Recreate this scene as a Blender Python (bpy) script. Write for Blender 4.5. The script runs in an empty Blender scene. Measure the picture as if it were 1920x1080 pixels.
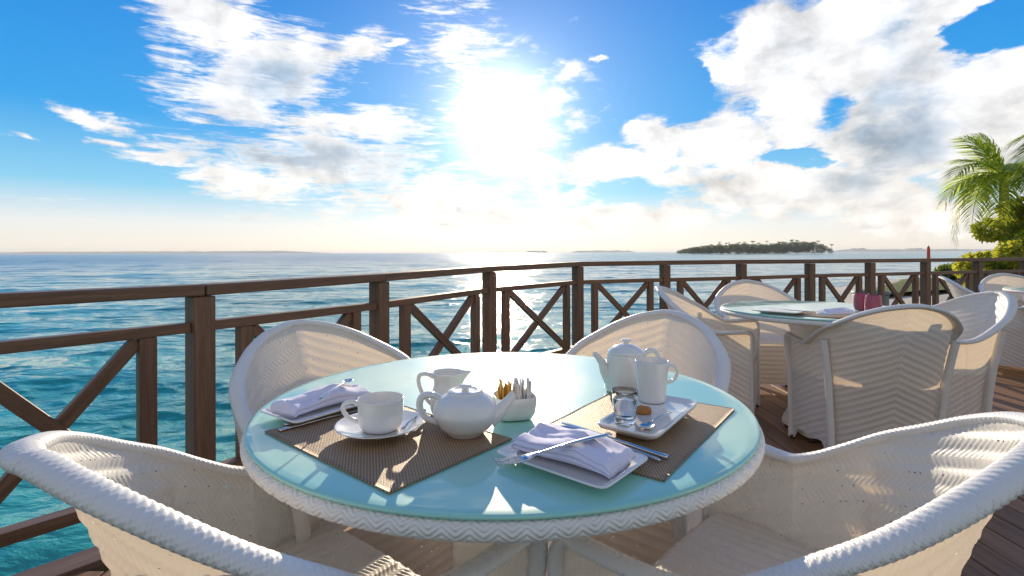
import bpy, bmesh, math, random
import numpy as np
from mathutils import Vector, Matrix, noise as mnoise
random.seed(7); rng = np.random.default_rng(7)
sc = bpy.context.scene
col = sc.collection
PI = math.pi; R_ = math.radians

# ------------------------------------------------------------------ camera
F = 952.0; HC = 1.095
cam = bpy.data.cameras.new('camera'); cam.sensor_width = 36; cam.lens = F/1920*36
cam.shift_y = -(540-473.5)/1920; cam.clip_start = 0.02; cam.clip_end = 60000
co = bpy.data.objects.new('camera', cam); col.objects.link(co)
co.location = (0, 0, HC); co.rotation_euler = (R_(90), 0.0030, 0); sc.camera = co
def az_el(x, y):
    """direction of a feature of the sky"""
    a = math.atan2(x-960, F); return a, math.atan2((473.5-y)*math.cos(a), F)

# ------------------------------------------------------------------ view
sc.view_settings.view_transform = 'Standard'; sc.view_settings.look = 'None'
sc.view_settings.gamma = 1; sc.view_settings.exposure = 0.1; sc.view_settings.use_curve_mapping = False
sc.render.engine = 'CYCLES'; sc.cycles.use_denoising = True
sc.cycles.max_bounces = 8; sc.cycles.transparent_max_bounces = 12
sc.cycles.caustics_reflective = False; sc.cycles.caustics_refractive = False
sc.cycles.sample_clamp_indirect = 6

# ------------------------------------------------------------------ sun and sky
SUN_AZ, SUN_EL = R_(-1.2), R_(15.0)
SUN_DIR = Vector((math.sin(SUN_AZ)*math.cos(SUN_EL), math.cos(SUN_AZ)*math.cos(SUN_EL), math.sin(SUN_EL)))
sl = bpy.data.lights.new('sun', 'SUN'); sl.energy = 5.0; sl.angle = R_(0.5); sl.color = (1.0, .83, .60)
so = bpy.data.objects.new('sun', sl); col.objects.link(so)
so.rotation_euler = (-SUN_DIR).to_track_quat('-Z', 'Y').to_euler(); so.location = (0, 0, 30)

class NT:
    """small helper for node trees"""
    def __init__(s, tree): s.t = tree; s.n = tree.nodes; s.l = tree.links
    def node(s, typ, **kw):
        n = s.n.new(typ)
        for k, v in kw.items(): setattr(n, k, v)
        return n
    def put(s, sock, v):
        if isinstance(v, bpy.types.NodeSocket): s.l.new(v, sock)
        else: sock.default_value = v
    def m(s, op, a, b=None, c=None, clamp=False):
        n = s.n.new('ShaderNodeMath'); n.operation = op; n.use_clamp = clamp
        for i, v in enumerate((a, b, c)):
            if v is not None: s.put(n.inputs[i], v)
        return n.outputs[0]
    def vm(s, op, a, b=None):
        n = s.n.new('ShaderNodeVectorMath'); n.operation = op
        s.put(n.inputs[0], a)
        if b is not None: s.put(n.inputs[1], b)
        return n.outputs['Value'] if op in ('LENGTH', 'DOT_PRODUCT', 'DISTANCE') else n.outputs[0]
    def mix(s, f, a, b, blend='MIX'):
        n = s.n.new('ShaderNodeMix'); n.data_type = 'RGBA'; n.blend_type = blend
        s.put(n.inputs[0], f)
        for i, v in ((6, a), (7, b)):
            if isinstance(v, tuple) and len(v) == 3: v = (*v, 1)
            s.put(n.inputs[i], v)
        return n.outputs[2]
    def noise(s, vec, scale, detail=4, rough=.55, dist=0, lac=2.0):
        n = s.n.new('ShaderNodeTexNoise'); n.inputs['Scale'].default_value = scale
        n.inputs['Detail'].default_value = detail; n.inputs['Roughness'].default_value = rough
        n.inputs['Distortion'].default_value = dist; n.inputs['Lacunarity'].default_value = lac
        if vec is not None: s.l.new(vec, n.inputs['Vector'])
        return n.outputs[0]
    def ss(s, x, lo, hi):
        n = s.n.new('ShaderNodeMapRange'); n.interpolation_type = 'SMOOTHSTEP'
        s.put(n.inputs[0], x); n.inputs[1].default_value = lo; n.inputs[2].default_value = hi
        return n.outputs[0]
    def mapping(s, vec, loc=(0,0,0), rot=(0,0,0), scale=(1,1,1), typ='POINT'):
        n = s.n.new('ShaderNodeMapping'); n.vector_type = typ
        s.l.new(vec, n.inputs[0]); n.inputs[1].default_value = loc; n.inputs[2].default_value = rot; n.inputs[3].default_value = scale
        return n.outputs[0]
    def ramp(s, f, stops):
        n = s.n.new('ShaderNodeValToRGB'); s.l.new(f, n.inputs[0]); cr = n.color_ramp
        while len(cr.elements) < len(stops): cr.elements.new(.5)
        for e, (p, c) in zip(cr.elements, stops): e.position = p; e.color = (*c, 1) if len(c) == 3 else c
        return n.outputs[0]

world = bpy.data.worlds.new("World"); sc.world = world; world.use_nodes = True
W = NT(world.node_tree); W.n.clear()
tc = W.node('ShaderNodeTexCoord').outputs['Generated']
sep = W.node('ShaderNodeSeparateXYZ'); W.l.new(tc, sep.inputs[0])
dx, dy, dz = sep.outputs
sky = W.node('ShaderNodeTexSky'); sky.sky_type = 'NISHITA'; sky.sun_disc = False
sky.sun_elevation = SUN_EL; sky.sun_rotation = SUN_AZ; sky.air_density = 1.0; sky.dust_density = 0.6; sky.ozone_density = 2.5
az = W.m('ARCTAN2', dx, dy); el = W.m('ARCSINE', dz)
comb = W.node('ShaderNodeCombineXYZ'); W.l.new(az, comb.inputs[0]); W.l.new(el, comb.inputs[1])
P0 = comb.outputs[0]
# wisps: noise stretched along the horizon
dstr = W.mapping(tc, scale=(1, 1, 2.2))
wn = W.node('ShaderNodeTexNoise'); wn.inputs['Scale'].default_value = 6; wn.inputs['Detail'].default_value = 6
wn.inputs['Roughness'].default_value = .6
W.l.new(dstr, wn.inputs['Vector'])
warp = W.vm('MULTIPLY', W.vm('SUBTRACT', wn.outputs[1], (.5, .5, .5)), (.16, .09, 0))
P = W.vm('ADD', P0, warp)
def blob(P, x, y, rx, ry, rot=0, g=1.0):
    a, e = az_el(x, y); k = math.cos(a)
    v = W.mapping(P, (a, e, 0), (0, 0, R_(rot)), (rx/F*k*k*1.0+.004, ry/F*k, 1), 'TEXTURE')
    return W.m('MULTIPLY', W.m('SUBTRACT', 1.0, W.vm('LENGTH', v)), g)
def union(lst):
    r = lst[0]
    for b in lst[1:]: r = W.m('SMOOTH_MAX', r, b, .25)
    return r
CL = [(400,40,150,100,0,1.1),(520,130,170,95,12,1.1),(660,85,100,38,12,1),(420,180,190,62,-8,1),(690,235,190,50,0,1),
      (620,300,280,75,0,1),(470,345,150,36,-6,.9),(290,293,85,17,3,1),(140,200,95,19,-14,1),(780,360,240,70,0,.8),
      (850,60,70,170,28,.55),(960,250,130,110,0,.35),(1110,310,120,40,8,.8),(1240,262,70,68,0,1.2),(1340,270,130,60,0,1.2),
      (1480,130,160,190,0,1.2),(1660,90,240,160,0,1.2),(1700,260,210,150,0,1.3),(1480,350,300,62,0,1.2),(1880,200,170,160,0,1.1),
      (1700,405,160,38,0,.8),(35,252,50,9,-8,.9),(210,264,36,11,-12,.8),(1116,99,24,6,0,.8),(750,76,22,7,0,.8),(1000,408,520,34,0,.65),(400,12,200,30,0,1)]
field = union([blob(P, *c) for c in CL])
hole = union([blob(P, 1870,45,100,52,0,1), blob(P,1490,302,75,22,0,1), blob(P,1250,120,95,120,0,.8), blob(P,100,90,190,110,0,.8)])
fb = W.noise(W.mapping(tc, scale=(1,1,1.7)), 9, 9, .58, .35)
fine = W.noise(W.mapping(tc, rot=(0, R_(9), 0), scale=(1,1,3.2)), 26, 8, .66, .5)
fld = W.m('ADD', field, W.m('MULTIPLY', W.m('SUBTRACT', fb, .5), 1.5))
lefty = W.m('SUBTRACT', 1.0, W.ss(az, -.12, .12))          # high thin streaks on one side, heaped cloud on the other
wisp = W.noise(W.mapping(tc, rot=(0, R_(14), 0), scale=(.8,.8,5.5)), 17, 9, .68, .9)
fld = W.m('ADD', fld, W.m('MULTIPLY', W.m('SUBTRACT', fine, .5), .7))
fld = W.m('ADD', fld, W.m('MULTIPLY', W.m('MULTIPLY', W.m('SUBTRACT', wisp, .52), 2.0), lefty))
puff = W.node('ShaderNodeTexVoronoi'); puff.feature = 'SMOOTH_F1'; puff.inputs['Scale'].default_value = 15; puff.inputs['Smoothness'].default_value = .6
W.l.new(W.vm('ADD', W.mapping(tc, scale=(1,1,1.25)), W.vm('MULTIPLY', W.vm('SUBTRACT', wn.outputs[1], (.5,.5,.5)), (.10,.10,.10))), puff.inputs['Vector'])
bil = W.m('SUBTRACT', .5, puff.outputs['Distance'])
fld = W.m('ADD', fld, W.m('MULTIPLY', W.m('MULTIPLY', bil, .75), W.m('SUBTRACT', 1.0, lefty)))
fld = W.m('SUBTRACT', fld, W.m('MULTIPLY', W.m('MAXIMUM', hole, 0.0), 1.6))
# unseen sky gets scattered cloud, thickened behind the viewer for warmer fill light
cover = W.noise(W.mapping(tc, scale=(1,1,1.9)), 2.2, 8, .6, .3)
gen = W.m('MULTIPLY', W.m('SUBTRACT', cover, W.m('SUBTRACT', .55, W.m('MULTIPLY', W.ss(W.m('ABSOLUTE', az), 1.0, 2.4), .12))), 5.0)
outside = W.ss(W.m('ABSOLUTE', az), .8, 1.15); high = W.ss(el, .46, .62)
gen = W.m('SUBTRACT', gen, W.m('MULTIPLY', W.m('SUBTRACT', 1.0, W.m('MAXIMUM', outside, high)), 3.0))
fld = W.m('MAXIMUM', fld, gen)
alpha = W.ss(W.m('DIVIDE', fld, W.m('ADD', 1.0, W.m('MULTIPLY', lefty, .7))), -.04, .40)
# grey undersides and cores
DK = [(560,295,260,42,0,1.2),(530,150,100,42,0,1),(1690,270,150,130,0,1.3),(1640,335,190,60,0,1.3),(1400,385,330,28,0,1.1),(750,310,60,90,0,.9),
      (870,402,110,22,0,.9),(1690,60,60,70,0,.9),(1560,250,70,50,0,.9),(1800,120,130,40,0,.8),(1330,235,70,20,0,.5),(215,446,30,6,0,.9),(1640,418,100,14,0,.7)]
dk = union([blob(P, *c) for c in DK])
dk = W.m('ADD', dk, W.m('MULTIPLY', W.m('SUBTRACT', W.noise(W.mapping(tc, scale=(1,1,1.5)), 13, 7, .55, .2), .5), 2.0))
dk = W.m('MULTIPLY', W.ss(dk, -.25, 1.25), W.ss(fld, .2, .8))
gsh = W.m('MULTIPLY', W.ss(W.noise(W.mapping(tc, (.3,.2,.1), scale=(1,1,1.5)), 7, 6, .6, .2), .45, .72), .32)
dk = W.m('MAXIMUM', dk, W.m('MULTIPLY', gsh, W.ss(fld, .3, 1.0)))
# aureole of the sun
cosang = W.vm('DOT_PRODUCT', tc, tuple(SUN_DIR))
ang = W.m('ARCCOSINE', W.m('MINIMUM', cosang, 1.0))
g1 = W.m('EXPONENT', W.m('MULTIPLY', W.m('POWER', W.m('DIVIDE', ang, .078), 2.0), -1.0))
g2 = W.m('EXPONENT', W.m('DIVIDE', ang, -.13))
glow = W.m('ADD', W.m('MULTIPLY', g1, 1.3), W.m('MULTIPLY', g2, .60))
# clear sky: the Nishita sky, deepened, with pale air low down
skc = W.vm('MULTIPLY', sky.outputs[0], (.082, .098, .118))
hsv = W.node('ShaderNodeHueSaturation'); hsv.inputs['Saturation'].default_value = 1.0; hsv.inputs['Value'].default_value = 1.0
W.l.new(skc, hsv.inputs['Color'])
elc = W.m('MULTIPLY', W.m('MAXIMUM', el, 0.0), 1.6, clamp=True)
grad = W.ramp(elc, [(0.0,(.98,.86,.74)),(.08,(.86,.86,.84)),(.18,(.25,.62,.86)),(.36,(.025,.36,.82)),(.70,(.004,.24,.74)),(1.0,(.004,.15,.48))])
clear = W.mix(.88, hsv.outputs[0], grad)
# low sky out of view is dimmed to cut ambient light on the chairs
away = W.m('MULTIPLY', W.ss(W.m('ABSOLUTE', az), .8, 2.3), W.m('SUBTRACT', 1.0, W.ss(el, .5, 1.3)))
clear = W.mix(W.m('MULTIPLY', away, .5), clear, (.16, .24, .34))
cwhite = W.mix(W.ss(el, .02, .30), (.98,.91,.84), (.97,.96,.95))
cwhite = W.mix(W.ss(W.m('ABSOLUTE', az), .9, 2.2), cwhite, (.62, .55, .48))  # unseen cloud behind the viewer toned warm and dim to set the chairs' ambient
cgrey = W.mix(W.ss(el, .02, .26), (.60,.62,.63), (.29,.43,.60))
tow = W.vm('ADD', tc, tuple(SUN_DIR*.030))
rel = W.m('SUBTRACT', W.noise(W.mapping(tc, scale=(1,1,1.4)), 11, 8, .6, .3), W.noise(W.mapping(tow, scale=(1,1,1.4)), 11, 8, .6, .3))
lit = W.m('ADD', W.m('ADD', .90, W.m('MULTIPLY', rel, 1.1)), W.m('MULTIPLY', W.noise(W.mapping(tc, scale=(1,1,2)), 20, 6, .6, .3), .22))
lit = W.m('MAXIMUM', W.m('MINIMUM', lit, 1.10), .72)
lit = W.m('ADD', lit, W.m('MULTIPLY', W.m('MULTIPLY', bil, .55), W.m('SUBTRACT', 1.0, lefty)))
cw = W.node('ShaderNodeVectorMath'); cw.operation = 'SCALE'
W.l.new(W.mix(W.m('MULTIPLY', dk, .9), cwhite, cgrey), cw.inputs[0]); W.l.new(lit, cw.inputs['Scale'])
cloudc = cw.outputs[0]
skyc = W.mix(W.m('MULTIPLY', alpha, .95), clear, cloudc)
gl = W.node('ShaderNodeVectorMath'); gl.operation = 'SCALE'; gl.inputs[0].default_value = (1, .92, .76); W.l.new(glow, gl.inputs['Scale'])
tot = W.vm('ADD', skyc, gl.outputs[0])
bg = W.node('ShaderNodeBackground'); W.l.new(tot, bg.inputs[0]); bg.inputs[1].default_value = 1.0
W.l.new(bg.outputs[0], W.node('ShaderNodeOutputWorld').inputs[0])
world.cycles.sampling_method = 'MANUAL'; world.cycles.sample_map_resolution = 1024

# ------------------------------------------------------------------ helpers
def mk_mesh(name, V, Fc, uv=None, smooth=True):
    V = np.asarray(V, dtype=np.float32).reshape(-1, 3)
    me = bpy.data.meshes.new(name)
    if isinstance(Fc, np.ndarray):
        k = Fc.shape[1]; n = Fc.shape[0]
        me.vertices.add(len(V)); me.vertices.foreach_set('co', V.ravel())
        me.loops.add(n*k); me.loops.foreach_set('vertex_index', Fc.astype(np.int32).ravel())
        me.polygons.add(n); me.polygons.foreach_set('loop_start', np.arange(0, n*k, k, dtype=np.int32))
        me.polygons.foreach_set('loop_total', np.full(n, k, dtype=np.int32))
        me.update(calc_edges=True); me.validate()
    else:
        me.from_pydata([tuple(map(float, v)) for v in V], [], Fc); me.update()
    if uv is not None:
        li = np.empty(len(me.loops), dtype=np.int32); me.loops.foreach_get('vertex_index', li)
        l = me.uv_layers.new(name='UVMap'); l.data.foreach_set('uv', np.asarray(uv, dtype=np.float32).reshape(-1, 2)[li].ravel())
    if smooth: me.polygons.foreach_set('use_smooth', np.ones(len(me.polygons), dtype=bool))
    return me
def grid_faces(nu, nv, wrap_u=False, wrap_v=False):
    iu = np.arange(nu if wrap_u else nu-1); iv = np.arange(nv if wrap_v else nv-1)
    U, V = np.meshgrid(iu, iv, indexing='ij'); U2 = (U+1) % nu; V2 = (V+1) % nv
    return np.stack([U*nv+V, U2*nv+V, U2*nv+V2, U*nv+V2], -1).reshape(-1, 4)
def normals(Pg):
    du = np.gradient(Pg, axis=0); dv = np.gradient(Pg, axis=1)
    n = np.cross(du, dv); return n/np.maximum(np.linalg.norm(n, axis=-1, keepdims=True), 1e-9)
def link(name, me, mat, parent=None, loc=(0,0,0), rot=(0,0,0), kind=None, label=None, cat=None, group=None, scale=None):
    o = bpy.data.objects.new(name, me); col.objects.link(o)
    if me is not None and mat is not None and not me.materials:
        me.materials.append(mat)
    o.location = loc; o.rotation_euler = rot
    if scale: o.scale = scale
    if parent: o.parent = parent
    tag(o, label, cat, group, kind); return o
def tag(o, label=None, cat=None, group=None, kind=None):
    if label: o['label'] = label
    if cat: o['category'] = cat
    if group: o['group'] = group
    if kind: o['kind'] = kind
    return o
def thing(name, label, cat, loc, rz=0, group=None):
    return link(name, None, None, None, loc, (0,0,rz), None, label, cat, group)
def copy_tree(o, parent=None):
    c = o.copy(); col.objects.link(c)
    if parent: c.parent = parent
    for ch in list(o.children): copy_tree(ch, c)
    return c
def catmull(pts, n, closed=False):
    p = np.asarray(pts, float); m = len(p)
    if closed: q = np.vstack([p[-1:], p, p[:2]]); segs = m
    else: q = np.vstack([2*p[0]-p[1], p, 2*p[-1]-p[-2]]); segs = m-1
    out = []
    t = np.linspace(0, segs, 40*segs, endpoint=not closed)
    i = np.minimum(t.astype(int), segs-1); f = (t-i)[:, None]
    p0, p1, p2, p3 = q[i], q[i+1], q[i+2], q[i+3]
    c = .5*((2*p1)+(-p0+p2)*f+(2*p0-5*p1+4*p2-p3)*f**2+(-p0+3*p1-3*p2+p3)*f**3)
    d = np.r_[0, np.cumsum(np.linalg.norm(np.diff(c, axis=0), axis=1))]
    s = np.linspace(0, d[-1], n)
    return np.stack([np.interp(s, d, c[:, k]) for k in range(p.shape[1])], 1)
def tube(path, rad, ns=12, braid=None, caps=True, closed=False, up=(0,0,1), squash=None, ref=None):
    """sweep a round section along a path; braid = (pitch, depth, slant) gives woven strands"""
    path = np.asarray(path, float); n = len(path); rad = np.broadcast_to(np.asarray(rad, float), (n,))
    T = np.roll(path, -1, 0)-np.roll(path, 1, 0) if closed else np.gradient(path, axis=0)
    T /= np.maximum(np.linalg.norm(T, axis=1, keepdims=True), 1e-9)
    N = np.zeros_like(T); u = np.array(up, float)
    v = u-T[0]*u.dot(T[0])
    if np.linalg.norm(v) < 1e-3: v = np.array([1., .1, 0])-T[0]*T[0][0]
    N[0] = v/np.linalg.norm(v)
    for i in range(1, n):
        v = N[i-1]-T[i]*N[i-1].dot(T[i]); N[i] = v/np.linalg.norm(v)
    if closed:
        N = np.tile(u, (n, 1)); N = N-T*(N*T).sum(1, keepdims=True); N /= np.linalg.norm(N, axis=1, keepdims=True)
    if ref is not None:
        N = ref-T*(ref*T).sum(1, keepdims=True); N /= np.linalg.norm(N, axis=1, keepdims=True)
    B = np.cross(T, N)
    th = np.linspace(0, 2*PI, ns, endpoint=False)
    L = np.r_[0, np.cumsum(np.linalg.norm(np.diff(path, axis=0), axis=1))]
    rr = np.repeat(rad[:, None], ns, 1)
    if braid:
        pitch, depth, slant = braid
        tri = np.abs(((th/PI*2) % 2)-1)              # two chevrons round the section
        ph = L[:, None]/pitch + slant*tri[None, :]
        rr = rr + depth*(np.abs(np.sin(PI*ph))**.38-.75)
    sq = squash or (1, 1)
    Pn = path[:, None, :]+rr[..., None]*(sq[0]*np.cos(th)[None, :, None]*N[:, None, :]+sq[1]*np.sin(th)[None, :, None]*B[:, None, :])
    Fq = grid_faces(n, ns, closed, True)
    uv = np.stack(np.broadcast_arrays(L[:, None], th[None, :]/(2*PI)), -1)
    V = Pn.reshape(-1, 3); uvr = uv.reshape(-1, 2)
    if caps and not closed:
        Fl = [tuple(int(x) for x in f) for f in Fq]
        Fl.append(tuple(range(ns-1, -1, -1))); Fl.append(tuple((n-1)*ns+k for k in range(ns)))
        return V, Fl, uvr
    return V, Fq, uvr
def tube_mesh(name, *a, **k):
    V, Fc, uv = tube(*a, **k); return mk_mesh(name, V, Fc, uv)
def lathe(name, prof, ns=48, deform=None):
    """prof: list of (r, z) from axis bottom outward and up; closes poles when r is 0"""
    prof = np.asarray(prof, float); th = np.linspace(0, 2*PI, ns, endpoint=False)
    Pn = np.stack([prof[:, 0][:, None]*np.cos(th), prof[:, 0][:, None]*np.sin(th), np.repeat(prof[:, 1][:, None], ns, 1)], -1)
    if deform: Pn = deform(Pn, th)
    bm = bmesh.new(); vs = [bm.verts.new(p) for p in Pn.reshape(-1, 3)]
    for f in grid_faces(len(prof), ns, False, True):
        try: bm.faces.new([vs[i] for i in f])
        except ValueError: pass
    bmesh.ops.remove_doubles(bm, verts=bm.verts, dist=1e-6)
    bmesh.ops.dissolve_degenerate(bm, edges=bm.edges, dist=1e-7)
    bmesh.ops.recalc_face_normals(bm, faces=bm.faces)
    for f in bm.faces: f.smooth = True
    me = bpy.data.meshes.new(name); bm.to_mesh(me); bm.free(); return me
def smooth_prof(pts, n=60): return catmull(pts, n)
def box_mesh(name, sx, sy, sz, bev=.003, seg=2, off=(0,0,0)):
    bm = bmesh.new(); bmesh.ops.create_cube(bm, size=1)
    for v in bm.verts: v.co = Vector((v.co.x*sx+off[0], v.co.y*sy+off[1], v.co.z*sz+off[2]))
    if bev: bmesh.ops.bevel(bm, geom=bm.edges[:], offset=bev, segments=seg, affect='EDGES', profile=.5)
    me = bpy.data.meshes.new(name); bm.to_mesh(me); bm.free(); return me
def bar(name, p0, p1, w, h, mat, parent, base=(0,0,0), bev=.003, ext=0):
    """beam from p0 to p1; w across, h in the vertical sense"""
    p0, p1 = Vector(p0), Vector(p1); d = p1-p0; L = d.length+2*ext
    me = box_mesh(name, w, L, h, bev)
    y = d.normalized(); x = y.cross(Vector((0,0,1)))
    x = x.normalized() if x.length > 1e-4 else Vector((1,0,0)); z = x.cross(y)
    M = Matrix((x, y, z)).transposed().to_4x4(); M.translation = (p0+p1)/2-Vector(base)
    o = link(name, me, mat, parent); o.matrix_local = M; return o
def join_meshes(name, parts):
    bm = bmesh.new()
    for me, M in parts:
        t = me.copy(); t.transform(M); bm.from_mesh(t); bpy.data.meshes.remove(t)
    me = bpy.data.meshes.new(name); bm.to_mesh(me); bm.free(); return me

# ------------------------------------------------------------------ materials
def mat(name):
    m = bpy.data.materials.new(name); m.use_nodes = True
    t = NT(m.node_tree); b = t.n['Principled BSDF']; return m, t, b
def bump(t, b, h, strength, dist):
    n = t.node('ShaderNodeBump'); n.inputs['Strength'].default_value = strength; n.inputs['Distance'].default_value = dist
    t.l.new(h, n.inputs['Height']); t.l.new(n.outputs[0], b.inputs['Normal']); return n
def wicker(name, base=(.84,.825,.80), trans=.22, holes=False, vein=True):
    m, t, b = mat(name)
    uv = t.node('ShaderNodeUVMap').outputs[0]; ob = t.node('ShaderNodeTexCoord').outputs['Object']
    n1 = t.noise(ob, 9, 3); n2 = t.noise(ob, 140, 2)
    c = t.mix(t.m('MULTIPLY', t.ss(n1, .35, .75), .35), base, tuple(x*.86 for x in base))
    c = t.mix(t.m('MULTIPLY', n2, .25), c, tuple(x*.8 for x in base))
    t.l.new(c, b.inputs['Base Color']); b.inputs['Roughness'].default_value = .42
    b.inputs['Specular IOR Level'].default_value = .45
    bump(t, b, t.noise(ob, 420, 2), .25, .001)
    out = t.n['Material Output']
    tr = t.node('ShaderNodeBsdfTranslucent'); tr.inputs[0].default_value = (.95, .76, .54, 1)
    mx = t.node('ShaderNodeMixShader'); mx.inputs[0].default_value = trans
    t.l.new(b.outputs[0], mx.inputs[1]); t.l.new(tr.outputs[0], mx.inputs[2]); last = mx.outputs[0]
    if holes:
        s = t.node('ShaderNodeSeparateXYZ'); t.l.new(uv, s.inputs[0])
        fu = t.m('ABSOLUTE', t.m('SUBTRACT', t.m('FRACT', t.m('DIVIDE', s.outputs[0], .010)), .5))
        fv = t.m('ABSOLUTE', t.m('SUBTRACT', t.m('FRACT', t.m('DIVIDE', s.outputs[1], .034)), .5))
        h = t.m('MULTIPLY', t.m('MULTIPLY', t.m('LESS_THAN', fu, .16), t.m('GREATER_THAN', fv, .465)), t.m('GREATER_THAN', t.noise(ob, 60, 2), .585))
        tp = t.node('ShaderNodeBsdfTransparent'); mh = t.node('ShaderNodeMixShader')
        t.l.new(h, mh.inputs[0]); t.l.new(last, mh.inputs[1]); t.l.new(tp.outputs[0], mh.inputs[2]); last = mh.outputs[0]
    t.l.new(last, out.inputs[0]); return m
M_WICK = wicker('white_wicker', base=(.86,.83,.785), trans=.26, holes=True)
M_BRAID = wicker('white_wicker_braid', trans=.05)
M_TBRAID = wicker('table_wicker_braid', trans=.03)

def simple(name, c, rough=.5, metal=0, spec=.5, coat=0, trans=0, ior=1.45, var=0, scale=30):
    m, t, b = mat(name); b.inputs['Base Color'].default_value = (*c, 1); b.inputs['Roughness'].default_value = rough
    b.inputs['Metallic'].default_value = metal; b.inputs['Specular IOR Level'].default_value = spec
    b.inputs['Coat Weight'].default_value = coat; b.inputs['Transmission Weight'].default_value = trans; b.inputs['IOR'].default_value = ior
    if var:
        ob = t.node('ShaderNodeTexCoord').outputs['Object']
        t.l.new(t.mix(t.noise(ob, scale, 4), tuple(x*(1-var) for x in c), tuple(min(1, x*(1+var)) for x in c)), b.inputs['Base Color'])
    return m
M_CHINA = simple('white_china', (.80,.79,.77), .12, coat=.5)
M_CHINA.node_tree.nodes['Principled BSDF'].inputs['Subsurface Weight'].default_value = .0
M_STEEL = simple('cutlery_steel', (.62,.62,.64), .16, metal=1)
M_RED = simple('red_canvas', (.62,.10,.05), .8, var=.2)
M_DARK = simple('dark_interior', (.05,.03,.02), .6)

def wood(name, c1, c2, rough, axis='Y', rnd=.25, gloss=.4):
    m, t, b = mat(name); ob = t.node('ShaderNodeTexCoord').outputs['Object']
    oi = t.node('ShaderNodeObjectInfo').outputs['Random']
    sc_ = {'Y': (14, .8, 14), 'Z': (14, 14, .8)}[axis]
    off = t.node('ShaderNodeCombineXYZ')
    for i in range(3): t.l.new(t.m('MULTIPLY', oi, 37.0+i*11), off.inputs[i])
    v = t.vm('ADD', t.mapping(ob, scale=sc_), off.outputs[0])
    g = t.noise(v, 2.2, 6, .62, 1.2); g2 = t.noise(v, 11, 4, .6, .2)
    f = t.m('ADD', t.m('MULTIPLY', g, .7), t.m('MULTIPLY', g2, .3))
    c = t.mix(t.ss(f, .35, .68), c1, c2)
    c = t.mix(t.m('MULTIPLY', oi, rnd), c, tuple(x*.45 for x in c1))
    t.l.new(c, b.inputs['Base Color'])
    t.l.new(t.m('ADD', rough, t.m('MULTIPLY', g2, .2)), b.inputs['Roughness'])
    b.inputs['Specular IOR Level'].default_value = gloss
    bump(t, b, f, .35, .003); return m
M_RAIL = wood('railing_wood', (.150,.080,.046), (.25,.145,.088), .38, 'Y', .15)
M_RAILV = wood('railing_post_wood', (.150,.080,.046), (.25,.145,.088), .38, 'Z', .15)
M_PLANK = wood('deck_plank_wood', (.21,.105,.052), (.38,.21,.115), .42, 'Y', .5)

# frosted aqua glass of the table tops
m, t, b = mat('aqua_table_glass'); M_GLASS = m
ob = t.node('ShaderNodeTexCoord').outputs['Object']
c = t.mix(t.noise(ob, 5, 4), (.30,.64,.56), (.34,.69,.60))
t.l.new(c, b.inputs['Base Color']); b.inputs['Roughness'].default_value = .45; b.inputs['Specular IOR Level'].default_value = .15
b.inputs['Coat Weight'].default_value = 1.0; t.l.new(t.m('ADD', .02, t.m('MULTIPLY', t.ss(t.noise(ob, 11, 5, .7), .45, .75), .09)), b.inputs['Coat Roughness']); b.inputs['Coat IOR'].default_value = 1.5
n = t.node('ShaderNodeBump'); n.inputs['Strength'].default_value = .04; n.inputs['Distance'].default_value = .002
t.l.new(t.noise(ob, 7, 2), n.inputs['Height']); t.l.new(n.outputs[0], b.inputs['Coat Normal'])
M_CLEAR = simple('clear_glass', (1,1,1), .01, trans=1, ior=1.45)
M_WATERG = simple('drinking_water', (.97,.99,1), .0, trans=1, ior=1.33)
m, t, b = mat('napkin_linen'); M_LINEN = m
ob = t.node('ShaderNodeTexCoord').outputs['Object']
b.inputs['Base Color'].default_value = (.74,.72,.88,1); b.inputs['Roughness'].default_value = .85; b.inputs['Sheen Weight'].default_value = .3
w = t.node('ShaderNodeTexWave'); w.inputs['Scale'].default_value = 300; t.l.new(ob, w.inputs[0]); bump(t, b, w.outputs[1], .12, .0006)
# placemat: plaited strips
m, t, b = mat('placemat_weave'); M_MAT = m
uv = t.node('ShaderNodeUVMap').outputs[0]; s = t.node('ShaderNodeSeparateXYZ'); t.l.new(uv, s.inputs[0])
fu = t.m('FRACT', t.m('DIVIDE', s.outputs[0], .0085)); fv = t.m('FRACT', t.m('DIVIDE', s.outputs[1], .0058))
cu = t.m('GREATER_THAN', fu, .5); cv = t.m('GREATER_THAN', fv, .5)
chk = t.m('ABSOLUTE', t.m('SUBTRACT', cu, cv))
su = t.m('ABSOLUTE', t.m('SINE', t.m('MULTIPLY', fu, 2*PI))); sv = t.m('ABSOLUTE', t.m('SINE', t.m('MULTIPLY', fv, 2*PI)))
hgt = t.m('MULTIPLY', t.m('POWER', t.m('MULTIPLY', su, sv), .5), t.m('ADD', .45, t.m('MULTIPLY', chk, .55)))
c = t.mix(chk, (.22,.132,.070), (.52,.34,.19)); c = t.mix(t.ss(hgt, .0, .3), (.08,.046,.028), c)
t.l.new(c, b.inputs['Base Color']); b.inputs['Roughness'].default_value = .5; bump(t, b, hgt, .8, .0015)

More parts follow.
